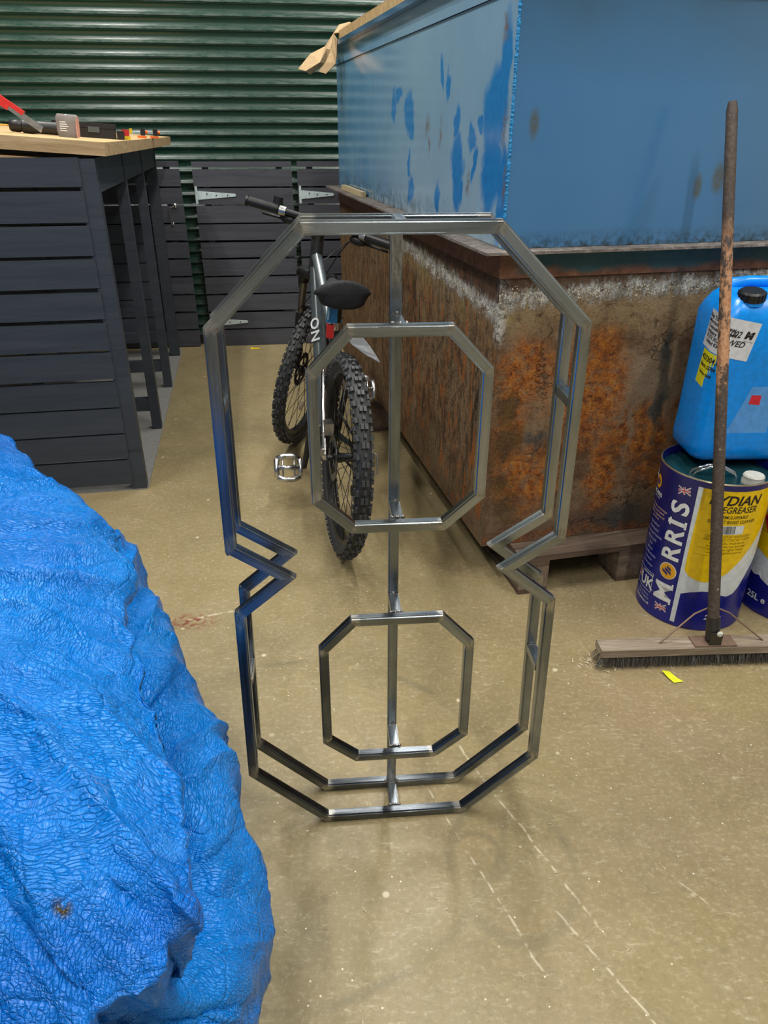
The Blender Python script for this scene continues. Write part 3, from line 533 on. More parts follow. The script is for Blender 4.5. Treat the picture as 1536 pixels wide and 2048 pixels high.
# ================================================================== PALLETS
def pallet(x0, y0, wx, ly, label):
    p = thing('pallet', label, 'pallet', TK @ Vector((x0, y0, -.14)), (0, 0, YC), 'pallets under the tank')
    nb = max(4, int(ly / .14)); st = (ly - .10) / (nb - 1)
    for i in range(nb): cbox('deck_board', (wx, .10 if i else .14, .020), (wx / 2, i * st + (.05 if i else .07), .128), M_pallet, p, .002)
    for j in range(3):
        y = (.0, ly / 2 - .05, ly - .10)[j]
        for i in range(3): x = (.0, wx / 2 - .05, wx - .10)[i]; cbox('block', (.10, .10 if j else .13, .079), (x + .05, y + (.05 if j else .065), .0575), M_block, p, .008)
    for i in range(3):
        x = (.0, wx / 2 - .05, wx - .10)[i]; box('runner', x, x + .10, 0, ly, 0, .0175, M_pallet, p, .002); box('stringer', x, x + .10, 0, ly, .0975, .1175, M_pallet, p, .002)
    return p
pallet(.10, -.097, .80, 1.45, 'worn wooden pallet under the near end of the tank'); pallet(-.06, 1.43, 1.2, 1.0, 'wooden pallet under the far end of the tank behind the bicycle')

# ================================================================== STEEL FRAME
frame = thing('welded_tube_stand', 'bare welded steel tube stand of stacked octagons standing in the middle', 'metal stand', (-.128 + .1544 * cos(R(4.78)), 1.119 + .1544 * sin(R(4.78)), 0), (0, 0, R(4.78)))
OUT = [(-.148, 1.233), (.148, 1.233), (.300, 1.083), (.304, .691), (.2165, .632), (.300, .562), (.307, .152), (.153, 0), (-.153, 0), (-.307, .152), (-.300, .562), (-.2165, .632), (-.304, .691), (-.300, 1.083)]
def mitred(outer, y0, wd, part='tube'):
    """closed loop of square tube: outer outline in x,z; every straight piece is its own mesh in its own frame, x along it"""
    n_ = len(outer); P = [Vector((a, b)) for a, b in outer]; inn = []
    for i in range(n_):
        d0 = (P[i] - P[i - 1]).normalized(); d1 = (P[(i + 1) % n_] - P[i]).normalized()
        n0 = Vector((d0.y, -d0.x)); n1 = Vector((d1.y, -d1.x)); m = (n0 + n1); m = m / m.dot(n0)
        inn.append(P[i] + m * wd)
    for i in range(n_):
        j = (i + 1) % n_; o = P[i]; d = (P[j] - P[i]).normalized(); nn = Vector((d.y, -d.x))
        loc = lambda q: ((q - o).dot(d), (q - o).dot(nn))
        quad = [loc(P[i]), loc(P[j]), loc(inn[j]), loc(inn[i])]
        bm = bmesh.new(); a = [bm.verts.new((u, 0, -v)) for u, v in quad]; b = [bm.verts.new((u, wd, -v)) for u, v in quad]
        bm.faces.new(a); bm.faces.new(b[::-1])
        for k in range(4): bm.faces.new((a[k], b[k], b[(k + 1) % 4], a[(k + 1) % 4]))
        bmesh.ops.recalc_face_normals(bm, faces=bm.faces)
        es = [e for e in bm.edges if abs((e.verts[0].co - e.verts[1].co).normalized().x) > .99]
        bmesh.ops.bevel(bm, geom=es, offset=.003, segments=3, affect='EDGES')
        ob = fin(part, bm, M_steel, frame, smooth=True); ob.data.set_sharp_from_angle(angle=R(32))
        my_ = (P[i].y + P[j].y) / 2; mx__ = (P[i].x + P[j].x) / 2; vert = abs(d.y) > .9
        ob['baked_light'] = max(.08, min(1., .02 + my_ * .66 + (.12 if mx__ > 0 else -.22) + (.12 if abs(d.x) > .9 else 0))); ob['baked_blue_reflection'] = .45 if (mx__ < -.2 and vert and my_ > .6 and y0 == 0) else 0.  # light painted into the tubes: brighter high, right and level; upper left legs bluer
        zax = Vector((-nn.x, 0, -nn.y)); xax = Vector((d.x, 0, d.y)); yax = Vector((0, 1, 0))
        ob.matrix_basis = Matrix(((xax.x, 0, zax.x, o.x), (0, 1, 0, y0), (xax.z, 0, zax.z, o.y), (0, 0, 0, 1)))
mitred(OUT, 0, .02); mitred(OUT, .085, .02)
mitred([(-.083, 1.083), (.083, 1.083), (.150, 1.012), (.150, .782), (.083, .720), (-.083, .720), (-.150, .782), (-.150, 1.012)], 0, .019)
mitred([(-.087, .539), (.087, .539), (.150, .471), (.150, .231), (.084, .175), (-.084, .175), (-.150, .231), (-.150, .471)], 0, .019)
def bar(name, p, q, wd=.0195):
    p, q = Vector(p), Vector(q); d = q - p; L = d.length; bm = bmesh.new(); bbox(bm, 0, L, -wd / 2, wd / 2, -wd / 2, wd / 2)
    es = [e for e in bm.edges if abs((e.verts[0].co - e.verts[1].co).normalized().x) > .99]; bmesh.ops.bevel(bm, geom=es, offset=.002, segments=3, affect='EDGES')
    o = fin(name, bm, M_steel, frame, smooth=True); o['baked_light'] = .30 + .35 * p.z; o['baked_blue_reflection'] = 0.; o.data.set_sharp_from_angle(angle=R(32)); o.matrix_basis = Matrix.Translation(p) @ d.to_track_quat('X', 'Z').to_matrix().to_4x4(); return o  # bars get the same painted brightness, rising with height
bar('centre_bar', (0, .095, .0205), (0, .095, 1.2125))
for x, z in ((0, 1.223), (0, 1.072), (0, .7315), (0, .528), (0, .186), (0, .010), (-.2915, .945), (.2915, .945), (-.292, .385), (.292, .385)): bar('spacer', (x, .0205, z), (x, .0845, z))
bm = bmesh.new()
for x, y, z in [(sx * .0105, .0845, zz) for zz in (.0205, 1.212) for sx in (-1, 1)] + [(sx * .010, .0205, zz) for zz in (1.081, .741, .537, .196, .0205) for sx in (-1, 0, 1)] + [(sx, .0845, .0235) for sx in (-.014, .014)] + [(0, .0845, zz) for zz in (1.083, .741, .538, .196)]:
    for k in range(3): bmesh.ops.create_icosphere(bm, subdivisions=2, radius=.0028, matrix=Matrix.Translation((x + random.uniform(-.002, .002), y + random.uniform(-.001, .001), z + random.uniform(-.001, .001))))
for P_ in OUT:
    for y0 in (0, .085): bmesh.ops.create_icosphere(bm, subdivisions=2, radius=.0030, matrix=Matrix.Translation((P_[0] * .985, y0 + .001, P_[1] * .985 + .010)) @ Matrix.Diagonal((1, .3, 1.6, 1)))
fin('weld', bm, M_weld, frame, smooth=True)

# ================================================================== BICYCLE
bike = thing('mountain_bike', 'grey and black mountain bike with knobbly tyres parked by the rusty tank', 'bicycle', (-.165, 2.307, .004), (0, R(4.697), R(13.1)))
bike.rotation_mode = 'QUATERNION'; bike.rotation_quaternion = (Matrix.Rotation(R(13.1), 3, 'Z') @ Matrix.Rotation(R(4.697), 3, 'Y')).to_quaternion()
RW, WB, HA = .352, 1.035, R(70.5)
AX = Vector((0, -cos(HA), sin(HA))); P0 = Vector((0, WB - .045 / sin(HA), RW)); T = lambda t: P0 + AX * t
ST = Matrix.Translation(P0) @ Matrix.Rotation(R(-30.5), 4, AX) @ Matrix.Translation(-P0)
spoke_me = knob_me = None
def wheel(center, M, rear):
    global spoke_me
    MW = M @ Matrix.Translation(center)
    w_ = lathe('wheel', [(.283, -.012), (.296, -.014), (.305, -.013), (.300, -.009), (.300, .009), (.305, .013), (.296, .014), (.283, .012)], M_black, bike, 72, 'X', closed=True); w_.matrix_basis = MW
    prf = [(.3165 + .0225 * cos(a), .0255 * sin(a)) for a in [2 * pi * k / 16 for k in range(16)]]
    lathe('tyre', prf, M_rub, w_, 96, 'X', closed=True)
    bm = bmesh.new()
    for k in range(76):
        a = 2 * pi * k / 76
        for (off, ph, wd, ln, tilt) in (((-.0062, 0, .0048, .0085, 0), (.0062, 0, .0048, .0085, 0)) if k % 2 else ((-.0160, .2, .0048, .0090, .62), (.0160, .2, .0048, .0090, .62), (0, 0, .0040, .006, 0))):
            sgn = -1 if off < 0 else 1; rr = .3435 if tilt == 0 else .3345
            m = Matrix.Rotation(a + ph * .08, 4, 'X') @ Matrix.Translation((off * (1.25 if tilt else 1), 0, rr)) @ Matrix.Rotation(sgn * tilt, 4, 'Y')
            bbox(bm, -wd, wd, -ln, ln, -.008, .0055, m)
        for sgn in (-1, 1):
            m = Matrix.Rotation(a, 4, 'X') @ Matrix.Translation((sgn * .0265, 0, .3235)) @ Matrix.Rotation(sgn * 1.15, 4, 'Y'); bbox(bm, -.004, .004, -.008, .008, -.006, .004, m)
    kn = fin('tread', bm, M_knob, w_); kn['kind'] = 'stuff'
    lathe('hub', [(.008, -.060), (.012, -.058), (.012, -.034), (.030, -.032), (.030, -.028), (.016, -.024), (.015, .024), (.030, .028), (.030, .032), (.012, .034), (.012, .058), (.008, .060)], M_black, w_, 24, 'X')
    rot_ = lathe('brake_disc', [(.055, -.0392), (.080, -.0392), (.080, -.0375), (.055, -.0375)], M_dmet, w_, 40, 'X', closed=True)
    bm = bmesh.new()
    for k in range(6): ring_tube(bm, [(-.038, .018 * cos(k * 1.047), .018 * sin(k * 1.047)), (-.038, .060 * cos(k * 1.047 + .5), .060 * sin(k * 1.047 + .5))], .004, 6)
    fin('disc_carrier', bm, M_black, w_, smooth=True)
    if spoke_me is None:
        bm = bmesh.new(); ring_tube(bm, [(0, 0, 0), (0, 0, 1)], .0013, 5); spoke_me = D.meshes.new('spoke'); bm.to_mesh(spoke_me); bm.free(); spoke_me.materials.append(M_dmet)
        for p in spoke_me.polygons: p.use_smooth = True
    for k in range(32):
        s = 1 if k % 2 else -1; a = 2 * pi * k / 32; tw = .75 * (1 if (k // 2) % 2 else -1)
        p = Vector((s * .030, .028 * cos(a + tw), .028 * sin(a + tw))); q = Vector((s * .004, .288 * cos(a), .288 * sin(a))); d = q - p
        o = D.objects.new('spoke', spoke_me); COL.objects.link(o); o.parent = w_; o.location = p; o.rotation_euler = d.to_track_quat('Z', 'Y').to_euler(); o.scale = (1, 1, d.length)
    if rear:
        prf = []
        for i, r_ in enumerate((.055, .050, .045, .040, .035, .030, .025, .021)): prf += [(r_, .034 + i * .0042), (r_, .036 + i * .0042)]
        lathe('cassette', [(.015, .034)] + prf + [(.015, .067)], M_dmet, w_, 32, 'X')
    return w_
wr = wheel(Vector((0, 0, RW)), Matrix(), True); wf = wheel(Vector((0, WB, RW)), ST, False)
tube('reflector', [(-.004, .0, -.17), (.004, .0, -.17)], .022, M_clear, wf, 16)
# frame
BB = Vector((0, .41, .300)); sd = Vector((0, -cos(R(73)), sin(R(73)))); S_ = lambda t: BB + sd * t; RA = Vector((0, 0, RW))
bm = bmesh.new()
bm.free(); tube('head_tube', [T(.515), T(.645)], [.026, .025], M_gpaint, bike, 16); tube('seat_tube', [BB, S_(.46)], .0165, M_gpaint, bike, 16); tube('bottom_bracket', [(-.038, .41, .3), (.038, .41, .3)], .022, M_gpaint, bike, 16)
tube('down_tube', [T(.530), T(.530).lerp(BB, .3), T(.530).lerp(BB, .7), BB + Vector((0, .01, .01))], [.024, .027, .027, .024], M_gpaint2, bike, 16); tube('top_tube', [T(.580), T(.580).lerp(S_(.38), .5), S_(.38)], [.021, .019, .015], M_gpaint2, bike, 16)
for s in (-1, 1):
    tube('chainstay', [BB + Vector((s * .03, -.01, 0)), Vector((s * .045, .28, .315)), Vector((s * .062, .10, .345)), RA + Vector((s * .066, 0, 0))], [.012, .011, .010, .009], M_chrome if s < 0 else M_gpaint, bike, 12)
    tube('seatstay', [S_(.36) + Vector((s * .018, 0, 0)), S_(.30) + Vector((s * .038, -.06, -.02)), Vector((s * .062, .10, .50)), RA + Vector((s * .066, 0, .01))], [.010, .010, .009, .009], M_chrome if s < 0 else M_gpaint, bike, 12)
def flat_text(body, size, ext=0., bold=0., shear=0., align='CENTER', spacing=1.):
    cu = D.curves.new('t', 'FONT'); cu.body = body; cu.size = size; cu.align_x = align; cu.align_y = 'CENTER'; cu.offset = bold; cu.shear = shear; cu.space_character = spacing; cu.resolution_u = 3; cu.extrude = ext
    o = D.objects.new('t', cu); COL.objects.link(o); bpy.context.view_layer.update(); dg = bpy.context.evaluated_depsgraph_get()
    me = D.meshes.new_from_object(o.evaluated_get(dg)); D.objects.remove(o); D.curves.remove(cu); return me
# white logo letters on the seat side of the down tube
me = flat_text('ON', .060, .0006, .0012, spacing=1.1); lt = link('lettering', me, M_white, bike)
dd = (BB - T(.545)).normalized(); mid = T(.545).lerp(BB, .42); xx = dd; zz_ = Vector((-.75, -.45, .45)); zz_ = (zz_ - xx * zz_.dot(xx)).normalized(); yy = zz_.cross(xx)
lt.matrix_basis = Matrix.Translation(mid + zz_ * .0275) @ Matrix(((xx.x, yy.x, zz_.x, 0), (xx.y, yy.y, zz_.y, 0), (xx.z, yy.z, zz_.z, 0), (0, 0, 0, 1)))
tube('white_stripe', [T(.580).lerp(S_(.38), t) + Vector((-.004, -.004, .0195 - .004 * t)) for t in (.05, .3, .6, .95)], .0035, M_white, bike, 6)  # thin white line along the top tube
# seat post and covered saddle
tube('seatpost', [S_(.46), S_(.575)], .0145, M_black, bike, 16); tube('seat_clamp', [S_(.445), S_(.475)], .020, M_alu, bike, 16)
bm = bmesh.new(); rows = []; sy0, sy1 = .135, .425
for i in range(19):
    t = i / 18; y = sy0 + (sy1 - sy0) * t; hw = .022 + .074 * max(0., min(1., (1 - t) * 1.55 - .12)) ** .9
    if i == 0: hw *= .74
    if i == 1: hw *= .93
    zc = .905 - .012 * sin(t * pi) - .018 * t; th = .078 - .036 * t + (.008 * sin(i * 2.1))
    rows.append([bm.verts.new((hw * math.copysign(abs(cos(a)) ** .75, cos(a)) * (.86 if sin(a) < 0 else 1), y, zc - .030 + (th * .5) * math.copysign(abs(sin(a)) ** .8, sin(a)) - (.012 * abs(cos(a)) if sin(a) > 0 else 0) - (.016 if sin(a) < -.3 else 0) + .003 * noise.noise((i * .9, a * 2, 0)))) for a in [2 * pi * k / 24 for k in range(24)]])
for i in range(18):
    for k in range(24): bm.faces.new((rows[i][k], rows[i][(k + 1) % 24], rows[i + 1][(k + 1) % 24], rows[i + 1][k]))
bm.faces.new(rows[0][::-1]); bm.faces.new(rows[-1]); bmesh.ops.recalc_face_normals(bm, faces=bm.faces)
sad = fin('saddle', bm, M_fabric, bike, smooth=True); md = sad.modifiers.new('s', 'SUBSURF'); md.levels = 1; md.render_levels = 1; sad['label'] = 'black padded saddle cover'
cbox('strap_lock', (.032, .026, .085), (-.025, .225, .800), M_bplast, bike, .008)['label'] = 'blue strap lock under the saddle'
tube('strap_loop', [(-.041 + .0, .225 + .009 * cos(a) - .018, .800 + .030 * sin(a)) for a in [2 * pi * k / 12 for k in range(12)]], .003, plain('pale_blue', (.3, .6, .8), .4), bike, 6, True)
cbox('rear_light', (.022, .028, .045), (-.030, .225, .728), M_red, bike, .009)['label'] = 'red rear light'
sheet_strip('mudguard', [[(.012 - .020, .10, .755), (.012 + .024, .10, .755)], [(.02 - .028, .05, .752), (.02 + .030, .05, .750)], [(.03 - .028, .0, .740), (.03 + .032, .0, .736)], [(.055 - .018, -.05, .722), (.055 + .020, -.05, .716)], [(.078 - .004, -.075, .706), (.078 + .004, -.075, .704)]], .002, plain('scuffed_grey_plastic', (.13, .135, .14), .22), bike)
# bars, stem, fork: turned with the wheel
def turned(o): o.matrix_basis = ST @ o.matrix_basis; return o
HB = T(.709) + Vector((0, .06, 0)); hw = .32
turned(tube('stem', [T(.665), T(.700), T(.709) + Vector((0, .03, .002)), HB], [.020, .019, .016, .018], M_black, bike, 14)); turned(tube('headset', [T(.640), T(.668)], .024, M_dmet, bike, 20)); turned(tube('headset', [T(.500), T(.515)], .026, M_dmet, bike, 20))
turned(tube('handlebar', [HB + Vector((s * hw, -.047 * abs(s) ** 1.5, .018 * min(1, abs(s) * 2) * 0)) for s in (-1, -.8, -.5, -.15, 0, .15, .5, .8, 1)], .0125, M_black, bike, 12))
for s in (-1, 1):
    e = lambda t: HB + Vector((s * hw * t, -.047 * t ** 1.5, 0))
    gr = turned(tube('grip', [e(.60), e(.62), e(.97), e(.975), e(1.0)], [.019, .0185, .0185, .0215, .020], M_black, bike, 16))
    turned(tube('lever_clamp', [e(.50), e(.58)], .0185, M_alu, bike, 14))
    bm = bmesh.new(); ring_tube(bm, [e(.56) + Vector((0, .01, -.012)), e(.52) + Vector((0, .045, -.03)), e(.66) + Vector((0, .065, -.035)), e(.85) + Vector((0, .055, -.035))], [.012, .010, .006, .005], 10); bmesh.ops.create_icosphere(bm, subdivisions=2, radius=.029, matrix=Matrix.Translation(e(.47) + Vector((0, .018, -.026))) @ Matrix.Diagonal((1.3, .8, .7, 1)))
    turned(fin('brake_lever', bm, M_black, bike, smooth=True))
    # fork legs
    off = Vector((s * .062, .045, 0)); a0 = T(.47) + off; a1 = P0 + off + AX * .03
    turned(tube('stanchion', [a0, a0.lerp(a1, .42)], .0155, M_dmet if s > 0 else plain('bronze_stanchion', (.22, .20, .16), .25, .8), bike, 14)); turned(tube('fork_leg', [a0.lerp(a1, .40), a0.lerp(a1, .44), a0.lerp(a1, .9), P0 + Vector((s * .062, .045, 0))], [.021, .023, .020, .014], M_black, bike, 14))
turned(tube('bell', [e(.30) + Vector((-.3, 0, .015)), e(.30) + Vector((-.3, 0, .045))], .019, M_black, bike, 16))
bm = bmesh.new(); ring_tube(bm, [T(.475) + Vector((-.080, .045, 0)), T(.485) + Vector((-.04, .02, 0)), T(.49), T(.485) + Vector((.04, .02, 0)), T(.475) + Vector((.080, .045, 0))], [.020, .021, .024, .021, .020], 14)
for s in (-1, 1): ring_tube(bm, [T(.44) + Vector((s * .062, .045, 0)), T(.50) + Vector((s * .062, .045, 0))], .0225, 14)
turned(fin('fork_crown', bm, M_black, bike, smooth=True)); turned(tube('fork_arch', [T(.27) + Vector((-.062, .045, 0)), T(.32) + Vector((-.05, .075, 0)), T(.335) + Vector((0, .085, 0)), T(.32) + Vector((.05, .075, 0)), T(.27) + Vector((.062, .045, 0))], .010, M_black, bike, 10))
turned(cbox('brake_caliper', (.022, .045, .060), P0 + Vector((-.050, -.035, .055)), M_black, bike, .006)); cbox('brake_caliper', (.030, .055, .040), (-.052, .045, .445), M_alu, bike, .006)
for (a, b_, c_, d_) in ((HB + Vector((-.15, .03, -.03)), T(.62) + Vector((-.02, .10, .02)), T(.55) + Vector((.03, .05, 0)), T(.50) + Vector((.03, -.05, 0))), (HB + Vector((.15, .03, -.03)), T(.66) + Vector((.10, .12, .03)), T(.60) + Vector((.05, .08, 0)), T(.54) + Vector((.02, -.04, 0))), (HB + Vector((.16, .03, -.03)), T(.64) + Vector((.06, .10, .06)), T(.50) + Vector((.06, .06, 0)), T(.30) + Vector((-.07, .02, 0)))):
    turned(tube('cable', [(a * (1 - t) ** 3 + b_ * 3 * t * (1 - t) ** 2 + c_ * 3 * t * t * (1 - t) + d_ * t ** 3) for t in [k / 12 for k in range(13)]], .0025, M_black, bike, 6))
# drivetrain
ch = lathe('chainring', [(.070, .044), (.084, .044), (.084, .048), (.070, .048)], M_dmet, bike, 48, 'X', closed=True); ch.location = BB
for k in range(4): tube('chainring_arm', [BB + Vector((.046, 0, 0)), BB + Vector((.046, .072 * cos(k * 1.57 + .3), .072 * sin(k * 1.57 + .3)))], .006, M_dmet, bike, 8)
bm = bmesh.new()
for zf, zr in ((.084, .045), (-.084, -.045)): ring_tube(bm, [BB + Vector((.046, 0, zf)), RA + Vector((.050, 0, zr if zr > 0 else -.06))], .005, 6)
fin('chain', bm, M_dmet, bike)
bm = bmesh.new(); ring_tube(bm, [(.065, .0, RW - .01), (.085, -.01, RW - .05), (.070, .02, RW - .10), (.062, .05, RW - .155)], [.012, .016, .012, .010], 10); ring_tube(bm, [(.045, .02, RW - .095), (.060, .02, RW - .095)], .020, 14); ring_tube(bm, [(.045, .05, RW - .150), (.060, .05, RW - .150)], .020, 14); fin('derailleur', bm, M_black, bike, smooth=True)
tube('derailleur_guard', [(.07, .02, RW + .02), (.115, .0, RW + .01), (.12, -.01, RW - .06), (.085, .0, RW - .08)], .003, M_alu, bike, 8)
cbox('axle_adjuster', (.05, .02, .022), (-.092, .005, RW + .02), M_alu, bike, .006)
def pedal(s, ang):
    end = BB + Vector((s * .072, .17 * sin(ang), -.17 * cos(ang)))
    tube('crank_arm', [BB + Vector((s * .052, 0, 0)), end + Vector((0, 0, .0))], [.015, .011], M_black, bike, 12)
    M = Matrix.Translation(end + Vector((s * .062, 0, 0)))
    bm = bmesh.new(); wd, ln, th = .046, .048, .0110
    for q in (-1, 1):
        ring_tube(bm, [(-wd, q * ln * .75, 0), (-wd * .4, q * ln, 0), (wd * .4, q * ln, 0), (wd, q * ln * .75, 0)], th, 8); ring_tube(bm, [(q * wd, -ln * .75, 0), (q * wd * 1.05, 0, 0), (q * wd, ln * .75, 0)], th, 8)
    ring_tube(bm, [(-wd, 0, 0), (wd, 0, 0)], .010, 10)
    for q in (-.5, .5): ring_tube(bm, [(q * wd, -ln, 0), (q * wd, ln, 0)], .004, 6)
    o = fin('pedal', bm, M_alu, bike, smooth=True); o.matrix_basis = M @ Matrix.Rotation(R(58), 4, 'X')
    tube('pedal_axle', [end, end + Vector((s * .02, 0, 0))], .007, M_dmet, bike, 8)
pedal(-1, R(6)); pedal(1, R(186))

# ================================================================== DRUMS, wrapped artwork
def slice_wrap(bm, fn, step, axis=0):
    xs = [v.co[axis] for v in bm.verts]; a, b = min(xs), max(xs); k = math.ceil(a / step) * step
    no = [0, 0, 0]; no[axis] = 1
    while k < b:
        co = [0, 0, 0]; co[axis] = k
        bmesh.ops.bisect_plane(bm, geom=list(bm.verts) + list(bm.edges) + list(bm.faces), plane_co=co, plane_no=no); k += step
    for v in bm.verts: v.co = fn(v.co.x, v.co.y)
def drum_fn(r): return lambda u, z: Vector((r * cos(u), r * sin(u), z))       # u = azimuth in radians
def patch(name, poly, r, mat, parent):
    bm = bmesh.new(); vs = [bm.verts.new((R(a), z, 0)) for a, z in poly]; bmesh.ops.triangle_fill(bm, edges=[bm.edges.new((vs[i], vs[(i + 1) % len(vs)])) for i in range(len(vs))], use_beauty=True)
    slice_wrap(bm, drum_fn(r), R(4)); bmesh.ops.recalc_face_normals(bm, faces=bm.faces); return fin(name, bm, mat, parent, smooth=True)
def wtext(body, size, az, z, r, mat, parent, rot=0., bold=0., shear=0., align='CENTER', sx=1., name='lettering', spacing=1.):
    me = flat_text(body, size, 0, bold, shear, align, spacing); bm = bmesh.new(); bm.from_mesh(me); D.meshes.remove(me)
    bmesh.ops.scale(bm, vec=(sx, 1, 1), verts=bm.verts); bmesh.ops.rotate(bm, verts=bm.verts, cent=(0, 0, 0), matrix=Matrix.Rotation(R(rot), 3, 'Z'))
    for v in bm.verts: v.co.x = R(az) + v.co.x / r; v.co.y += z; v.co.z = 0
    slice_wrap(bm, drum_fn(r), R(4)); return fin(name, bm, mat, parent)
def ell(a, z, ra, rz, n=28): return [(a + ra * cos(2 * pi * k / n), z + rz * sin(2 * pi * k / n)) for k in range(n)]
DR, DH = .155, .488; A_ = lambda m: math.degrees(m / DR)
def union_flag(az, z, s, parent, rot=0):
    bars = []
    def bar_(x0, y0, x1, y1, wd, mat, r):
        d = Vector((x1 - x0, y1 - y0)); n_ = Vector((-d.y, d.x)).normalized() * wd
        q = [(x0 + n_.x, y0 + n_.y), (x1 + n_.x, y1 + n_.y), (x1 - n_.x, y1 - n_.y), (x0 - n_.x, y0 - n_.y)]
        c_, s_ = cos(R(rot)), sin(R(rot)); q = [(az + A_(a * c_ - b * s_), z + a * s_ + b * c_) for a, b in q]; patch('flag_print', q, r, mat, parent)
    w_, h = s, s * .62
    for a, b in ((w_, h), (w_, -h)): bar_(-a, -b, a, b, s * .11, M_white, DR + .0008); bar_(-a, -b, a, b, s * .03, M_redink, DR + .0011)
    bar_(-w_, 0, w_, 0, s * .16, M_white, DR + .0013); bar_(0, -h, 0, h, s * .16, M_white, DR + .0013); bar_(-w_, 0, w_, 0, s * .08, M_redink, DR + .0016); bar_(0, -h, 0, h, s * .08, M_redink, DR + .0016)
def drum(name, label, loc, a0, main=True):
    """a0: azimuth of the white stripe's left edge"""
    d = thing(name, label, 'drum', loc, (0, 0, 0), 'degreaser drums by the rusty tank')
    lathe('shell', [(.0, .004), (.148, .004), (.152, .0), (.156, .002), (.156, .010), (DR, .013), (DR, .469), (.1575, .474), (.1575, DH), (.154, DH + .001), (.1515, .482), (.1505, .462), (.0, .462)], M_navy, d, 96)
    lathe('lid', [(.0, .466), (.10, .466), (.11, .469), (.128, .467), (.138, .4632), (.150, .4632), (.1500, .4622), (.0, .4622)], M_teal, d, 72)
    lathe('rim', [(.1530, .487), (.1545, .4898), (.1565, .4898), (.1582, .487), (.1578, .4855), (.1562, .4882), (.1548, .4882), (.1536, .4855)], M_rimm, d, 96, closed=True)
    r1 = DR + .0005; s = a0
    patch('white_panel', [(s, .014), (s + 5, .014), (s + 5.2, .118), (s + 14, .130), (s + 26, .140), (s + 36, .141), (s + 46, .128), (s + 54, .121), (s + 62, .128), (s + 68, .145), (s + 78, .19), (s + 95, .24), (s + 95, .468), (s, .468)], r1, M_dwhite, d)
    patch('yellow_panel', [(s + 5, .468), (s + 4.5, .40), (s + 3.6, .25), (s + 4, .20), (s + 9, .184), (s + 18, .174), (s + 27, .172), (s + 36, .182), (s + 48, .205), (s + 58, .235), (s + 66, .262), (s + 80, .31), (s + 93, .36), (s + 93, .468)], DR + .0009, M_dyel, d)
    rt = DR + .0015
    wtext('MORRIS', .062, s - 13.5, .300, rt, M_white, d, 90, .0016, align='LEFT', sx=1.) if False else None
    if main:
        for ch_, z, sx_ in (('M', .102, 1.10), ('R', .236, 1.0), ('R', .292, 1.0), ('I', .337, 1.1), ('S', .386, 1.15)):
            wtext(ch_, .078, s - 13.5, z, rt, M_white, d, 90, .0022, sx=sx_)
        cu0, cu1 = s - 13.5 - A_(.0270), s - 13.5 + A_(.0270)
        for zc, hz, wh in ((.337, .012, 2), (.0765, .010, 1), (.1275, .010, 1), (.2200, .012, 1), (.2760, .012, 1), (.2500, .008, 1), (.3060, .008, 1)):
            patch('serif', [(cu1 - A_(.005), zc - hz), (cu1 + .3, zc - hz), (cu1 + .3, zc + hz), (cu1 - A_(.005), zc + hz)], rt + .0001, M_white, d) if zc != .2500 and zc != .3060 and (wh == 2 or zc in (.0765, .1275)) else None
            patch('serif', [(cu0 - .3, zc - hz), (cu0 + A_(.005), zc - hz), (cu0 + A_(.005), zc + hz), (cu0 - .3, zc + hz)], rt + .0001, M_white, d) if False else None
        patch('serif', [(cu1 - A_(.006), .325), (cu1, .325), (cu1, .349), (cu1 - A_(.006), .349)], rt + .0001, M_white, d); patch('serif', [(cu0, .325), (cu0 + A_(.006), .325), (cu0 + A_(.006), .349), (cu0, .349)], rt + .0001, M_white, d)
        patch('logo_disc', ell(s - 13.5, .176, A_(.0275), .0275), DR + .0010, M_white, d); patch('logo_disc', ell(s - 13.5, .176, A_(.0255), .0255), rt, M_gold, d)
        for dx, dz, ln in ((-.009, .004, .020), (.0005, -.001, .024), (.010, .002, .016)):
            q = [(-.0036, -ln / 2 - .003), (.0036, -ln / 2 + .003), (.0036, ln / 2 + .003), (-.0036, ln / 2 - .003)]
            c_, s_ = cos(R(62)), sin(R(62)); patch('logo_bar', [(s - 13.5 + A_((a + dx) * c_ - (b + dz) * s_), .176 + (a + dx) * s_ + (b + dz) * c_) for a, b in q], DR + .0020, M_navy, d)
        union_flag(s - 13.5, .442, .019, d, 8); union_flag(s - 13.5, .046, .019, d, 8)
        # left-hand small artwork
        patch('logo_disc', ell(s - 56, .424, A_(.021), .021), DR + .001, M_gold, d)
        for dx, ln in ((-.008, .016), (0, .020), (.008, .014)): patch('logo_bar', [(s - 56 + A_(dx - .003), .424 - ln / 2), (s - 56 + A_(dx + .003), .424 - ln / 2 - .003), (s - 56 + A_(dx + .003), .424 + ln / 2 - .003), (s - 56 + A_(dx - .003), .424 + ln / 2)], rt, M_navy, d)
        wtext('A', .036, s - 66, .438, rt, M_white, d, 0, .001)
        wtext('MORRIS', .017, s - 53, .390, rt, M_white, d, 0, .0004); wtext('LUBRICANTS', .007, s - 53, .378, rt, M_lilac, d, 0, .0001)
        for i, tx in enumerate(('An Oil of world-class', 'quality associated', 'science engineered', 'products')): wtext(tx, .0115, s - 47, .352 - i * .0115, rt, M_pinkink, d, 0, .0001)
        for i, tx in enumerate(('Agriculture', 'Automotive', 'Commercial Vehicle', 'Motorcycle', 'Rail', 'Marine', 'Food Machinery', 'Industrial', 'Construction')): wtext(tx, .0115, s - 46, .298 - i * .0172, rt, M_lilac, d, 0, .0001)
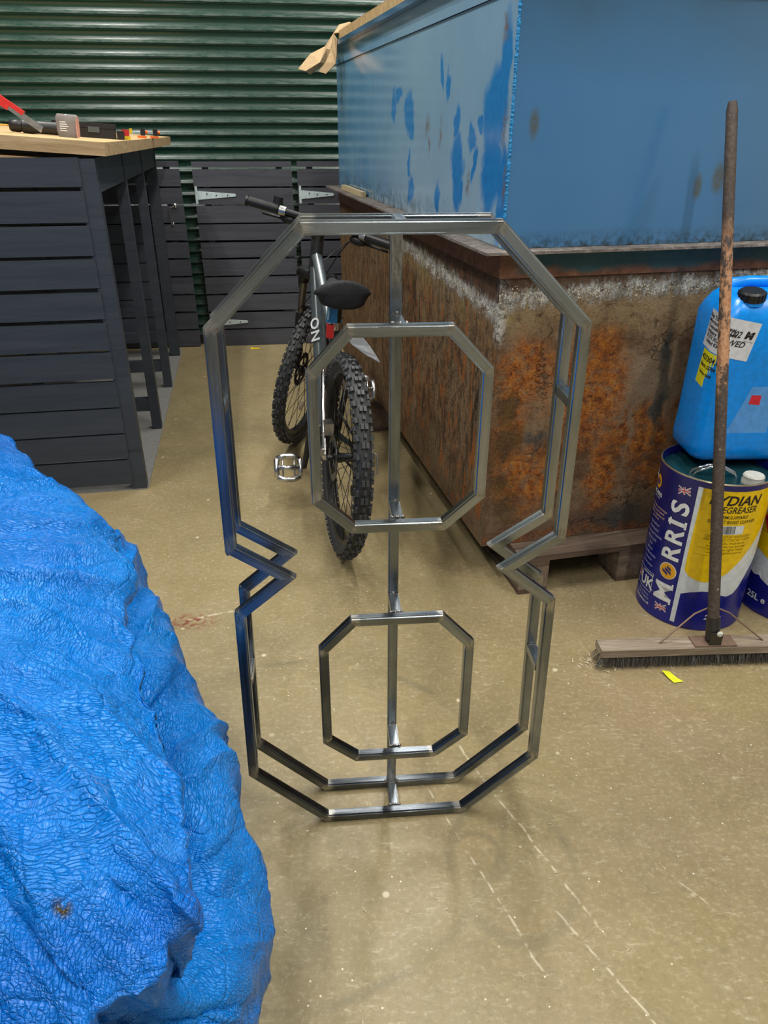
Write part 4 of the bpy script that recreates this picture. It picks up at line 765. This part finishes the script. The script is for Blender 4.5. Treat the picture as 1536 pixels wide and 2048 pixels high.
        for a, b, c_, e_ in ((-62, -30, .137, .1385), (-62, -30, .072, .0735), (-30.6, -30, .072, .1385), (-62, -61.4, .072, .1385)): patch('label_border', [(s + a, c_), (s + b, c_), (s + b, e_), (s + a, e_)], rt, M_white, d)
        wtext('UK', .050, s - 41, .098, rt, M_white, d, 0, .0014); wtext('MADE IN THE', .009, s - 40, .129, rt, M_white, d, 0, .0002); union_flag(s - 57, .108, .016, d, 90)
        wtext('Shrewsbury', .0115, s - 42, .060, rt, M_lilac, d); wtext('SY1, England', .0115, s - 42, .047, rt, M_lilac, d); wtext('lubricants.co.uk', .0125, s - 44, .032, rt, M_white, d, 0, .0002)
    ti = DR + .0014
    wtext('LYDIAN', .041, s + 39, .438, ti, M_ink, d, 0, .0010, .25, sx=1.0); wtext('DEGREASER', .028, s + 42, .410, ti, M_ink, d, 0, .0003, .2, sx=.80)
    wtext('EMULSIFIABLE', .0135, s + 42, .388, ti, M_ink, d, 0, .0001, .15, sx=.9); wtext('SOLVENT BASED CLEANER', .0135, s + 40, .373, ti, M_ink, d, 0, .0001, .15, sx=.85)
    patch('barcode_ground', [(s + 24, .334), (s + 54, .334), (s + 54, .362), (s + 24, .362)], DR + .0013, M_dwhite, d)
    x = s + 25
    while x < s + 44: wd = random.choice((.25, .4, .7)); patch('barcode_bar', [(x, .336), (x + wd, .336), (x + wd, .360), (x, .360)], DR + .0016, M_ink, d); x += wd + random.choice((.3, .5))
    for i, tx in enumerate(('USE PRODUCT IN VENTILATED', 'AREAS. AVOID CONTACT WITH', 'eyes and skin. Wash hands', 'thoroughly after use and keep', 'the container tightly closed', 'away from ignition sources.')): wtext(tx, .0105, s + 40, .326 - i * .0105, ti, M_olive, d, 0, 0, .1, sx=.9)
    patch('label_border', [(s + 9, .262), (s + 24, .262), (s + 24, .2628), (s + 9, .2628)], ti, M_olive, d); patch('label_border', [(s + 9, .286), (s + 24, .286), (s + 24, .2868), (s + 9, .2868)], ti, M_olive, d)
    if main: wtext('25L e', .023, s + 43.5, .050, rt, M_white, d, 0, .0005, .2)
    cp = lathe('cap', [(0, .466), (.030, .466), (.0305, .476), (.028, .482), (.029, .490), (.026, .494), (0, .494)], M_cap, d, 28); cp.location = (.062, -.095, 0)
    tube('carry_handle', [(-.085, -.02, .466), (-.078, -.024, .478), (-.045, -.035, .496), (-.010, -.040, .498), (.030, -.045, .478), (.036, -.046, .466)], .0035, M_chrome, d, 8)
    tube('carry_handle', [(-.080, -.034, .466), (-.073, -.038, .478), (-.043, -.047, .494), (-.010, -.052, .496), (.028, -.058, .476), (.033, -.058, .466)], .0030, M_chrome, d, 8)
    return d
d1 = drum('steel_drum', 'blue, white and yellow degreaser drum below the jerrycan, behind the broom handle', (.973, 1.973, 0), -129.0)
d2 = drum('steel_drum', 'degreaser drum at the right frame edge with a red hazard diamond', (1.305, 1.990, 0), 140.0, False)
# visible left flank of the second drum
rt = DR + .0015; s = -196
patch('white_panel', [(s, .20), (s + 8, .205), (s + 20, .18), (s + 40, .12), (s + 58, .10), (s + 85, .10), (s + 85, .468), (s, .468)], DR + .0006, M_dwhite, d2)
patch('yellow_panel', [(s, .252), (s + 8, .25), (s + 25, .212), (s + 45, .19), (s + 85, .18), (s + 85, .468), (s, .468)], DR + .0010, M_dyel, d2)
patch('hazard_diamond', [(s + 24, .315), (s + 40, .385), (s + 56, .315), (s + 40, .245)], DR + .0016, M_diam, d2); wtext('FLAMMABLE', .012, s + 38, .312, DR + .0020, M_ink, d2, 0, .0001)
wtext('!', .04, s + 41, .350, DR + .002, M_ink, d2, 0, .0005)
for i in range(6): wtext('causes irritation and is harmful', .0075, s + 26, .430 - i * .009, rt, M_ink, d2)
patch('text_panel', [(s + 6, .376), (s + 50, .376), (s + 50, .438), (s + 6, .438)], DR + .0012, M_dwhite, d2)
wtext('25L e', .030, s + 40, .052, rt, M_white, d2, 0, .0006)

# ================================================================== JERRYCAN
can = thing('jerrycan', 'bright blue plastic jerrycan with a black cap standing on the drums', 'jerrycan', (1.040, 2.068, .492), (0, 0, R(2)))
CW, CD, CR = .152, .098, .045
def rr(hx, hy, r, n=8):
    out = []
    for qx, qy, a0 in ((1, 1, 0), (-1, 1, 90), (-1, -1, 180), (1, -1, 270)):
        for k in range(n + 1): a = R(a0 + 90 * k / n); out.append((qx * (hx - r) + r * cos(a), qy * (hy - r) + r * sin(a)))
    return out
bm = bmesh.new(); rows = []
for z, ins, r, dx, dy in ((.000, .022, .035, 0, 0), (.006, .010, .04, 0, 0), (.020, .002, .045, 0, 0), (.045, 0, .045, 0, 0), (.10, .003, .045, 0, 0), (.30, .004, .045, 0, 0), (.408, .004, .045, 0, 0), (.430, .012, .045, .003, .002), (.452, .026, .04, .008, .006), (.466, .042, .035, .012, .010), (.471, .056, .03, .014, .014)):
    rows.append([bm.verts.new((x + dx, y + dy, z)) for x, y in rr(CW - ins, CD - ins * .75, max(.012, r - ins * .3))])
for i in range(len(rows) - 1):
    m = len(rows[0])
    for k in range(m): bm.faces.new((rows[i][k], rows[i][(k + 1) % m], rows[i + 1][(k + 1) % m], rows[i + 1][k]))
bm.faces.new(rows[0][::-1]); bm.faces.new(rows[-1]); bmesh.ops.recalc_face_normals(bm, faces=bm.faces); fin('body', bm, M_can, can, smooth=True)
bm = bmesh.new(); ring_tube(bm, [(-.085, .045, .455), (-.07, .045, .478), (-.03, .045, .483), (.09, .045, .483), (.12, .045, .455)], [.022, .017, .016, .016, .022], 16); fin('handle', bm, M_can, can, smooth=True)
cp = lathe('cap', [(0, .0), (.034, .0), (.035, .004), (.034, .022), (.029, .027), (.0, .028)], M_black, can, 36); cp.location = (-.062, -.052, .452); cp.rotation_euler = (R(9), R(-3), 0)
lathe('neck', [(0, 0), (.036, 0), (.036, .010), (0, .010)], M_can, can, 32).location = (-.062, -.050, .440)
bm = bmesh.new()
for k in range(18): a = 2 * pi * k / 18; bbox(bm, .0335, .0362, -.003, .003, .003, .022, Matrix.Rotation(a, 4, 'Z'))
fin('cap_rib', bm, M_black, cp)
hx, hy = CW - .004, CD - .003
def can_fn(o):
    def f(u, z):   # u measured along the front (u>0) and round the front-left corner onto the left side (u<0)
        q = (hx - CR); arc = CR * pi / 2; rad_ = CR + o
        if u >= 0: return Vector((-q + u, -hy - o, z))
        if u >= -arc: a = u / CR; return Vector((-q + rad_ * sin(a), -(hy - CR) - rad_ * cos(a), z))
        return Vector((-hx - o, -(hy - CR) + (-u - arc), z))
    return f
def can_patch(name, poly, o, mat):
    bm = bmesh.new(); vs = [bm.verts.new((u, z, 0)) for u, z in poly]; bm.faces.new(vs); slice_wrap(bm, can_fn(o), .006); bmesh.ops.recalc_face_normals(bm, faces=bm.faces); return fin(name, bm, mat, can)
def can_text(body, size, u, z, rot, mat, bold=0., shear=0, sx=1., align='CENTER', name='lettering'):
    me = flat_text(body, size, 0, bold, shear, align); bm = bmesh.new(); bm.from_mesh(me); D.meshes.remove(me)
    bmesh.ops.scale(bm, vec=(sx, 1, 1), verts=bm.verts); bmesh.ops.rotate(bm, verts=bm.verts, cent=(0, 0, 0), matrix=Matrix.Rotation(R(rot), 3, 'Z'))
    for v in bm.verts: v.co.x += u; v.co.y += z; v.co.z = 0
    slice_wrap(bm, can_fn(.0014), .006); return fin(name, bm, mat, can)
RT = -11
def rotp(cu, cz, w_, h_, a=RT): c_, s_ = cos(R(a)), sin(R(a)); return [(cu + x * c_ - y * s_, cz + x * s_ + y * c_) for x, y in ((-w_, -h_), (w_, -h_), (w_, h_), (-w_, h_))]
can_patch('paper_label', rotp(-.022, .362, .078, .052), .0006, M_label); can_patch('yellow_label', rotp(-.057, .262, .046, .050, -9), .0005, M_ylabel)
can_text('1002', .024, -.006, .372, RT, M_ink, .0004, .25, .85); can_text('WED', .022, .004, .345, RT, M_ink, .0004, .25); can_text('M', .025, .036, .366, RT, M_ink, .0018, .15, 1.1); can_text('Morris Oils', .0055, .036, .350, RT, M_ink)
for i, tx in enumerate(('Ship To:', 'Morrisone Depot', 'Commercial Road', 'Industry', 'B 273 XU', 'United Kingdom')): can_text(tx, .0145, -.092, .412 - i * .0138, RT, M_ink, .0003, align='LEFT', sx=.9)
for i, (tx, sz) in enumerate((('427304.002', .022), ('Batch: S2704', .014), ('Expires: 02/45', .011))): can_text(tx, sz, -.094, .298 - i * .022, -9, M_ink, .0004, align='LEFT', sx=.85)
can_patch('clear_pouch', [(.030, .085), (.15, .085), (.15, .225), (.078, .225), (.060, .17)], .0012, plain('milky_pouch', (.10, .36, .85), .15)); can_patch('red_mark', [(.078, .175), (.11, .172), (.11, .200), (.082, .201)], .0016, M_redink)

# ================================================================== BROOM
bp = Vector((.930, 1.682, 0)); ba = R(3.0)
broom = thing('broom', 'wide stiff broom with a flaking brown handle leaning on the tank', 'broom', bp, (0, 0, ba))
BM = Matrix.Translation(bp) @ Matrix.Rotation(ba, 4, 'Z'); Bi = BM.inverted()
HL = .325
hd = box('head', -HL, HL, -.028, .028, .040, .063, M_bhead, broom, .005)
tip = Bi @ Vector((.848, 2.060, 1.409)); base = Vector((-.004, .0, .085)); ht = (tip - base); Lh = ht.length
hnd = tube('handle', [(0, 0, Lh * t) for t in (0, .2, .4, .6, .8, .985, 1.0)], [.0155, .0155, .015, .0145, .014, .0138, .010], M_handle, broom, 20); hnd.matrix_basis = Matrix.Translation(base) @ ht.to_track_quat('Z', 'X').to_matrix().to_4x4()
sk = tube('socket', [(0, 0, -.01), (0, 0, .055)], [.020, .0185], M_dmet, broom, 20); sk.matrix_basis = hnd.matrix_basis.copy()
br = box('bracket', -.06, .06, -.024, .024, .0635, .0675, M_wire, broom, .001); cbox('bracket_tab', (.034, .004, .04), (-.004, -.020, .087), M_dmet, broom, .001)
lathe('bolt', [(0, 0), (.009, 0), (.009, .002), (.005, .006), (0, .006)], M_cap, broom, 14, 'Y').matrix_basis = Matrix.Translation((.003, -.020, .105)) @ Matrix.Rotation(pi, 4, 'Z')
for s in (-1, 1): tube('stay_wire', [(s * .150 - .004, 0, .063), (s * .050 - .004, .03, .140), (s * .012 - .004, .035, .155)], .0026, M_wire, broom, 8)
bm = bmesh.new(); rb = random.Random(3)      # bristle tufts
for i in range(48):
    for j in range(3):
        cx_ = -HL + .012 + i * (2 * HL - .024) / 47; cy_ = (-.019, 0, .019)[j]
        for k in range(26 if j == 0 else 12):
            a = rb.uniform(0, 6.28); q = rb.uniform(0, .0042); sp = rb.uniform(.6, 2.4)
            x0_, y0_ = cx_ + q * cos(a), cy_ + q * sin(a); edge = (-.020 * max(0, 1 - i / 2.5) + .020 * max(0, (i - 44.5) / 2.5))
            x1_, y1_ = cx_ + q * cos(a) * sp * 1.5 + edge + rb.gauss(0, .003), cy_ * 1.25 + q * sin(a) * sp + rb.gauss(0, .003) + (-.004 if j == 0 else 0)
            z1_ = .0015 + rb.uniform(0, .010); th = .0007; d_ = rb.uniform(0, 3.14); ox, oy = th * cos(d_), th * sin(d_)
            mx_, my_ = (x0_ * .45 + x1_ * .55), (y0_ * .4 + y1_ * .6)
            a1 = bm.verts.new((x0_ - ox, y0_ - oy, .0415)); a2 = bm.verts.new((x0_ + ox, y0_ + oy, .0415)); b1 = bm.verts.new((mx_ - ox, my_ - oy, .027)); b2 = bm.verts.new((mx_ + ox, my_ + oy, .027)); c1 = bm.verts.new((x1_ - ox * .5, y1_ - oy * .5, z1_)); c2 = bm.verts.new((x1_ + ox * .5, y1_ + oy * .5, z1_))
            f1 = bm.faces.new((a1, a2, b2, b1)); f2 = bm.faces.new((b1, b2, c2, c1)); mi = 1 if rb.random() < .45 else 0; f1.material_index = f2.material_index = mi
bs = fin('bristles', bm, [M_brist, M_brist2], broom); bs['kind'] = 'stuff'

# ================================================================== TARPAULIN
S_T = [(-.898, 1.616, .72), (-.682, 1.37, .72), (-.528, 1.232, .72), (-.466, 1.13, .71), (-.408, .979, .70), (-.34, .829, .69), (-.279, .685, .68), (-.24, .594, .67), (-.22, .524, .66), (-.216, .458, .65), (-.248, .413, .64), (-.299, .373, .63), (-.376, .342, .62), (-.60, .20, .60), (-1.0, .0, .60), (-1.6, .1, .66), (-2.0, .8, .70), (-1.8, 1.7, .72), (-1.25, 1.85, .72)]
B_T = [(-.99, 1.85, .45), (-.80, 1.60, .45), (-.66, 1.50, .48), (-.606, 1.477, .50), (-.513, 1.336, .45), (-.40, 1.169, .42), (-.306, .998, .38), (-.249, .862, .34), (-.226, .816, .30), (-.199, .714, .26), (-.189, .626, .22), (-.183, .539, .20), (-.23, .407, .20), (-.5, .05, .3), (-1.0, -.2, .3), (-1.75, -.05, .35), (-2.2, .8, .35), (-1.95, 1.85, .4), (-1.35, 2.02, .42)]
TCn = Vector((-.95, .85, .80)); NT, NV = 420, 150
def crom(P, t):
    n_ = len(P); i = int(math.floor(t)); f = t - i; p = [Vector(P[(i + k) % n_]) for k in (-1, 0, 1, 2)]
    return .5 * ((2 * p[1]) + (-p[0] + p[2]) * f + (2 * p[0] - 5 * p[1] + 4 * p[2] - p[3]) * f * f + (-p[0] + 3 * p[1] - 3 * p[2] + p[3]) * f ** 3)
bm = bmesh.new(); uvl = bm.loops.layers.uv.new('uv'); grid = []; uvs = []
tt = []
for i in range(NT): tt.append(i * 15.0 / (NT * .86) if i < NT * .86 else 15 + (i - NT * .86) * 4.0 / (NT * .14))
tt = [t - .0 for t in tt]
for i, t in enumerate(tt):
    S = Vector(crom(S_T, t)); Bq = Vector(crom(B_T, t)); out = Vector((S.x - TCn.x, S.y - TCn.y, 0)).normalized()
    hem = Vector((Bq.x, Bq.y, .004)) - out * (.035 + .01 * sin(t * 3.1)); hem -= Vector((0, 0, 0))
    S = S + out * (.022 * noise.noise((t * 1.3, 2, 0)) + .010 * noise.noise((t * 3.7, 5, 0)) - .012)
    near = max(0., min(1., (t - 2.5) / 1.5)) * max(0., min(1., (14 - t) / 1.0))
    pk_ = max(0., min(1., (t - 4.6) / 1.2)) * max(0., min(1., (9.8 - t) / 1.2))
    crease = S.lerp(Bq, .34) - out * ((.045 + .030 * noise.noise((t * 1.9, 9, 0))) * near + .035 * pk_) - Vector((0, 0, .07 * near + .03 + .07 * pk_))
    ctrl = [TCn, TCn.lerp(S, .45) + Vector((0, 0, .025)), TCn.lerp(S, .8) + Vector((0, 0, .035)), S + Vector((0, 0, -.004)), S + out * .010 - Vector((0, 0, .045)), crease, crease.lerp(Bq, .55) + out * .012 + Vector((0, 0, .02)), Bq, Bq.lerp(hem, .5) + out * .004, hem]
    kn = [0, .25, .42, .51, .57, .64, .74, .82, .92, 1.0]; row = []; ur = []; sacc = 0; prevp = None
    for j in range(NV):
        v = j / (NV - 1); k = 0
        while k < len(kn) - 2 and v > kn[k + 1]: k += 1
        f = (v - kn[k]) / (kn[k + 1] - kn[k]); p = [ctrl[max(0, k - 1)], ctrl[k], ctrl[k + 1], ctrl[min(len(ctrl) - 1, k + 2)]]
        q = .5 * ((2 * p[1]) + (-p[0] + p[2]) * f + (2 * p[0] - 5 * p[1] + 4 * p[2] - p[3]) * f * f + (-p[0] + 3 * p[1] - 3 * p[2] + p[3]) * f ** 3)
        if prevp is not None: sacc += (q - prevp).length
        prevp = q.copy(); row.append(q); ur.append(sacc)
    grid.append(row); uvs.append(ur)
arc = [0.]
for i in range(1, NT): arc.append(arc[-1] + (grid[i][110] - grid[i - 1][110]).length)
GR = [[None] * NV for _ in range(NT)]
def ridge(p): a = noise.noise(p); return 1 - abs(a) * 2
for i in range(NT):
    t = tt[i]
    for j in range(NV):
        q = grid[i][j]; v = j / (NV - 1); a = grid[(i + 1) % NT][j] - grid[i - 1][j]; b = grid[i][min(NV - 1, j + 1)] - grid[i][max(0, j - 1)]
        nn = a.cross(b); nn = nn.normalized() if nn.length > 1e-9 else Vector((0, 0, 1))
        out = Vector((q.x - TCn.x, q.y - TCn.y, 0)); out = out.normalized() if out.length > 1e-5 else Vector((0, 0, 1))
        fall = min(1, v * 2.2); hemf = max(0, min(1, (1 - v) * 9)); sa = arc[i]; dd_ = uvs[i][j]
        wx_ = .25 * noise.noise((q.x * 3, q.y * 3, 7)); sv = min(1, v / .5)
        f1 = noise.noise((sa * 2.6 + wx_, dd_ * 1.1, 1)); f2 = ridge(Vector((sa * 6.5 + wx_ * 3, dd_ * 2.2 + wx_ * 2, 5))) ** 3
        f3 = ridge(Vector((q.x * 9 + q.z * 3, q.y * 9, 3 + q.z * 7))) ** 4; f4 = ridge(Vector((q.x * 24 + 3, q.y * 24, q.z * 20))) ** 3; f5 = ridge(Vector((q.x * 55, q.y * 55 + 5, q.z * 48))) ** 2
        body = .028 * f1 + .018 * (f2 - .25) + .007 * (f3 - .2) + .0030 * (f4 - .3) + .0013 * (f5 - .3)
        w1_, w2_, w3_ = body, 0, 0; pl = 0
        sk_ = 0.
        if v > .60: sk_ = (v - .60) * (.075 * (ridge(Vector((sa * 4.2 + v * 1.5, v * 1.2, 8))) - .75) + .04 * (ridge(Vector((sa * 9, v * 2.5, 2))) - .6))
        GR[i][j] = (q, nn, out, (w1_ + w2_ + w3_) * fall * hemf, (sk_ + pl) * hemf)
V = []
for i in range(NT):
    r_ = []
    for j in range(NV):
        q, nn, out, dn, do = GR[i][j]; p = q + nn * dn + out * do; p.z = max(p.z, .003); r_.append(bm.verts.new(p))
    V.append(r_)
for i in range(NT):
    k = (i + 1) % NT
    for j in range(NV - 1):
        f = bm.faces.new((V[i][j], V[i][j + 1], V[k][j + 1], V[k][j]))
        for lp, (ii, jj) in zip(f.loops, ((i, j), (i, j + 1), (i + 1, j + 1), (i + 1, j))):
            q = grid[ii % NT][jj]; lp[uvl].uv = ((q.x * 1.0 + q.y * .0), (q.y + (.80 - q.z) * .9)) if jj < 78 else ((arc[ii] if ii < NT else arc[-1] + .02), uvs[ii % NT][jj])
bmesh.ops.remove_doubles(bm, verts=[V[i][0] for i in range(NT)], dist=1e-4); bmesh.ops.recalc_face_normals(bm, faces=bm.faces)
tarp = tag(fin('tarpaulin', bm, M_tarp, None, smooth=True), 'crumpled bright blue tarpaulin draped over a heap in the left foreground', 'tarpaulin')

# ================================================================== SMALL LITTER
def litter(name, pts, loc, rz, mat, label, cat):
    bm = bmesh.new(); T_ = [[bm.verts.new((x, y, z)) for x, y, z in r] for r in pts]
    for i in range(len(T_) - 1):
        for k in range(len(T_[0]) - 1): bm.faces.new((T_[i][k], T_[i][k + 1], T_[i + 1][k + 1], T_[i + 1][k]))
    o = fin(name, bm, mat); m = o.modifiers.new('t', 'SOLIDIFY'); m.thickness = .0008; o.location = loc; o.rotation_euler = (0, 0, rz); return tag(o, label, cat)
M_neon = plain('neon_yellow_paper', (.80, .85, .02), .6)
litter('paper_scrap', [[(-.018, .022, .008), (.003, .023, .002), (.007, .020, .001)], [(-.012, -.003, .004), (.004, .0, .001), (.013, -.003, .0015)], [(-.004, -.025, .0015), (.010, -.023, .001), (.022, -.026, .004)]], (.797, 1.603, .001), R(8), M_neon, 'yellow paper scrap on the floor in front of the broom', 'paper scrap')
litter('paper_scrap', [[(-.03, .012, .006), (.0, .016, .002), (.03, .008, .004)], [(-.025, -.014, .001), (.0, -.010, .001), (.035, -.016, .002)]], (-.891, 5.02, .001), R(5), M_yel, 'small yellow scrap on the floor before the slatted gates', 'paper scrap')
rs = random.Random(11); bm = bmesh.new()
for i in range(420):
    if i < 170: x = rs.uniform(.58, 1.30); y = 1.665 + rs.gauss(0, .02) + (x - .6) * .05
    elif i < 260: x = .62 + rs.gauss(0, .05); y = 1.66 + rs.gauss(0, .02)
    else: x = rs.uniform(-.2, 1.2); y = rs.uniform(.65, 2.1)
    a = rs.uniform(0, 6.28); L = rs.uniform(.001, .008) * (1 if i < 260 else .45); w_ = rs.uniform(.0006, .0016); c_, s_ = cos(a), sin(a)
    v = [bm.verts.new((x + p * c_ - q * s_, y + p * s_ + q * c_, h)) for p, q, h in ((-L, -w_, .001), (L, -w_, .001 + L * .3), (L, w_, .001 + L * .3), (-L, w_, .001), (0, 0, .0025))]
    for f in ((0, 1, 4), (1, 2, 4), (2, 3, 4), (3, 0, 4), (3, 2, 1, 0)): bm.faces.new([v[k] for k in f])
sh = fin('sawdust', bm, M_shav); sh['kind'] = 'stuff'; tag(sh, 'pale wood shavings and grit scattered on the floor around the broom', 'sawdust')
bpy.context.view_layer.update()
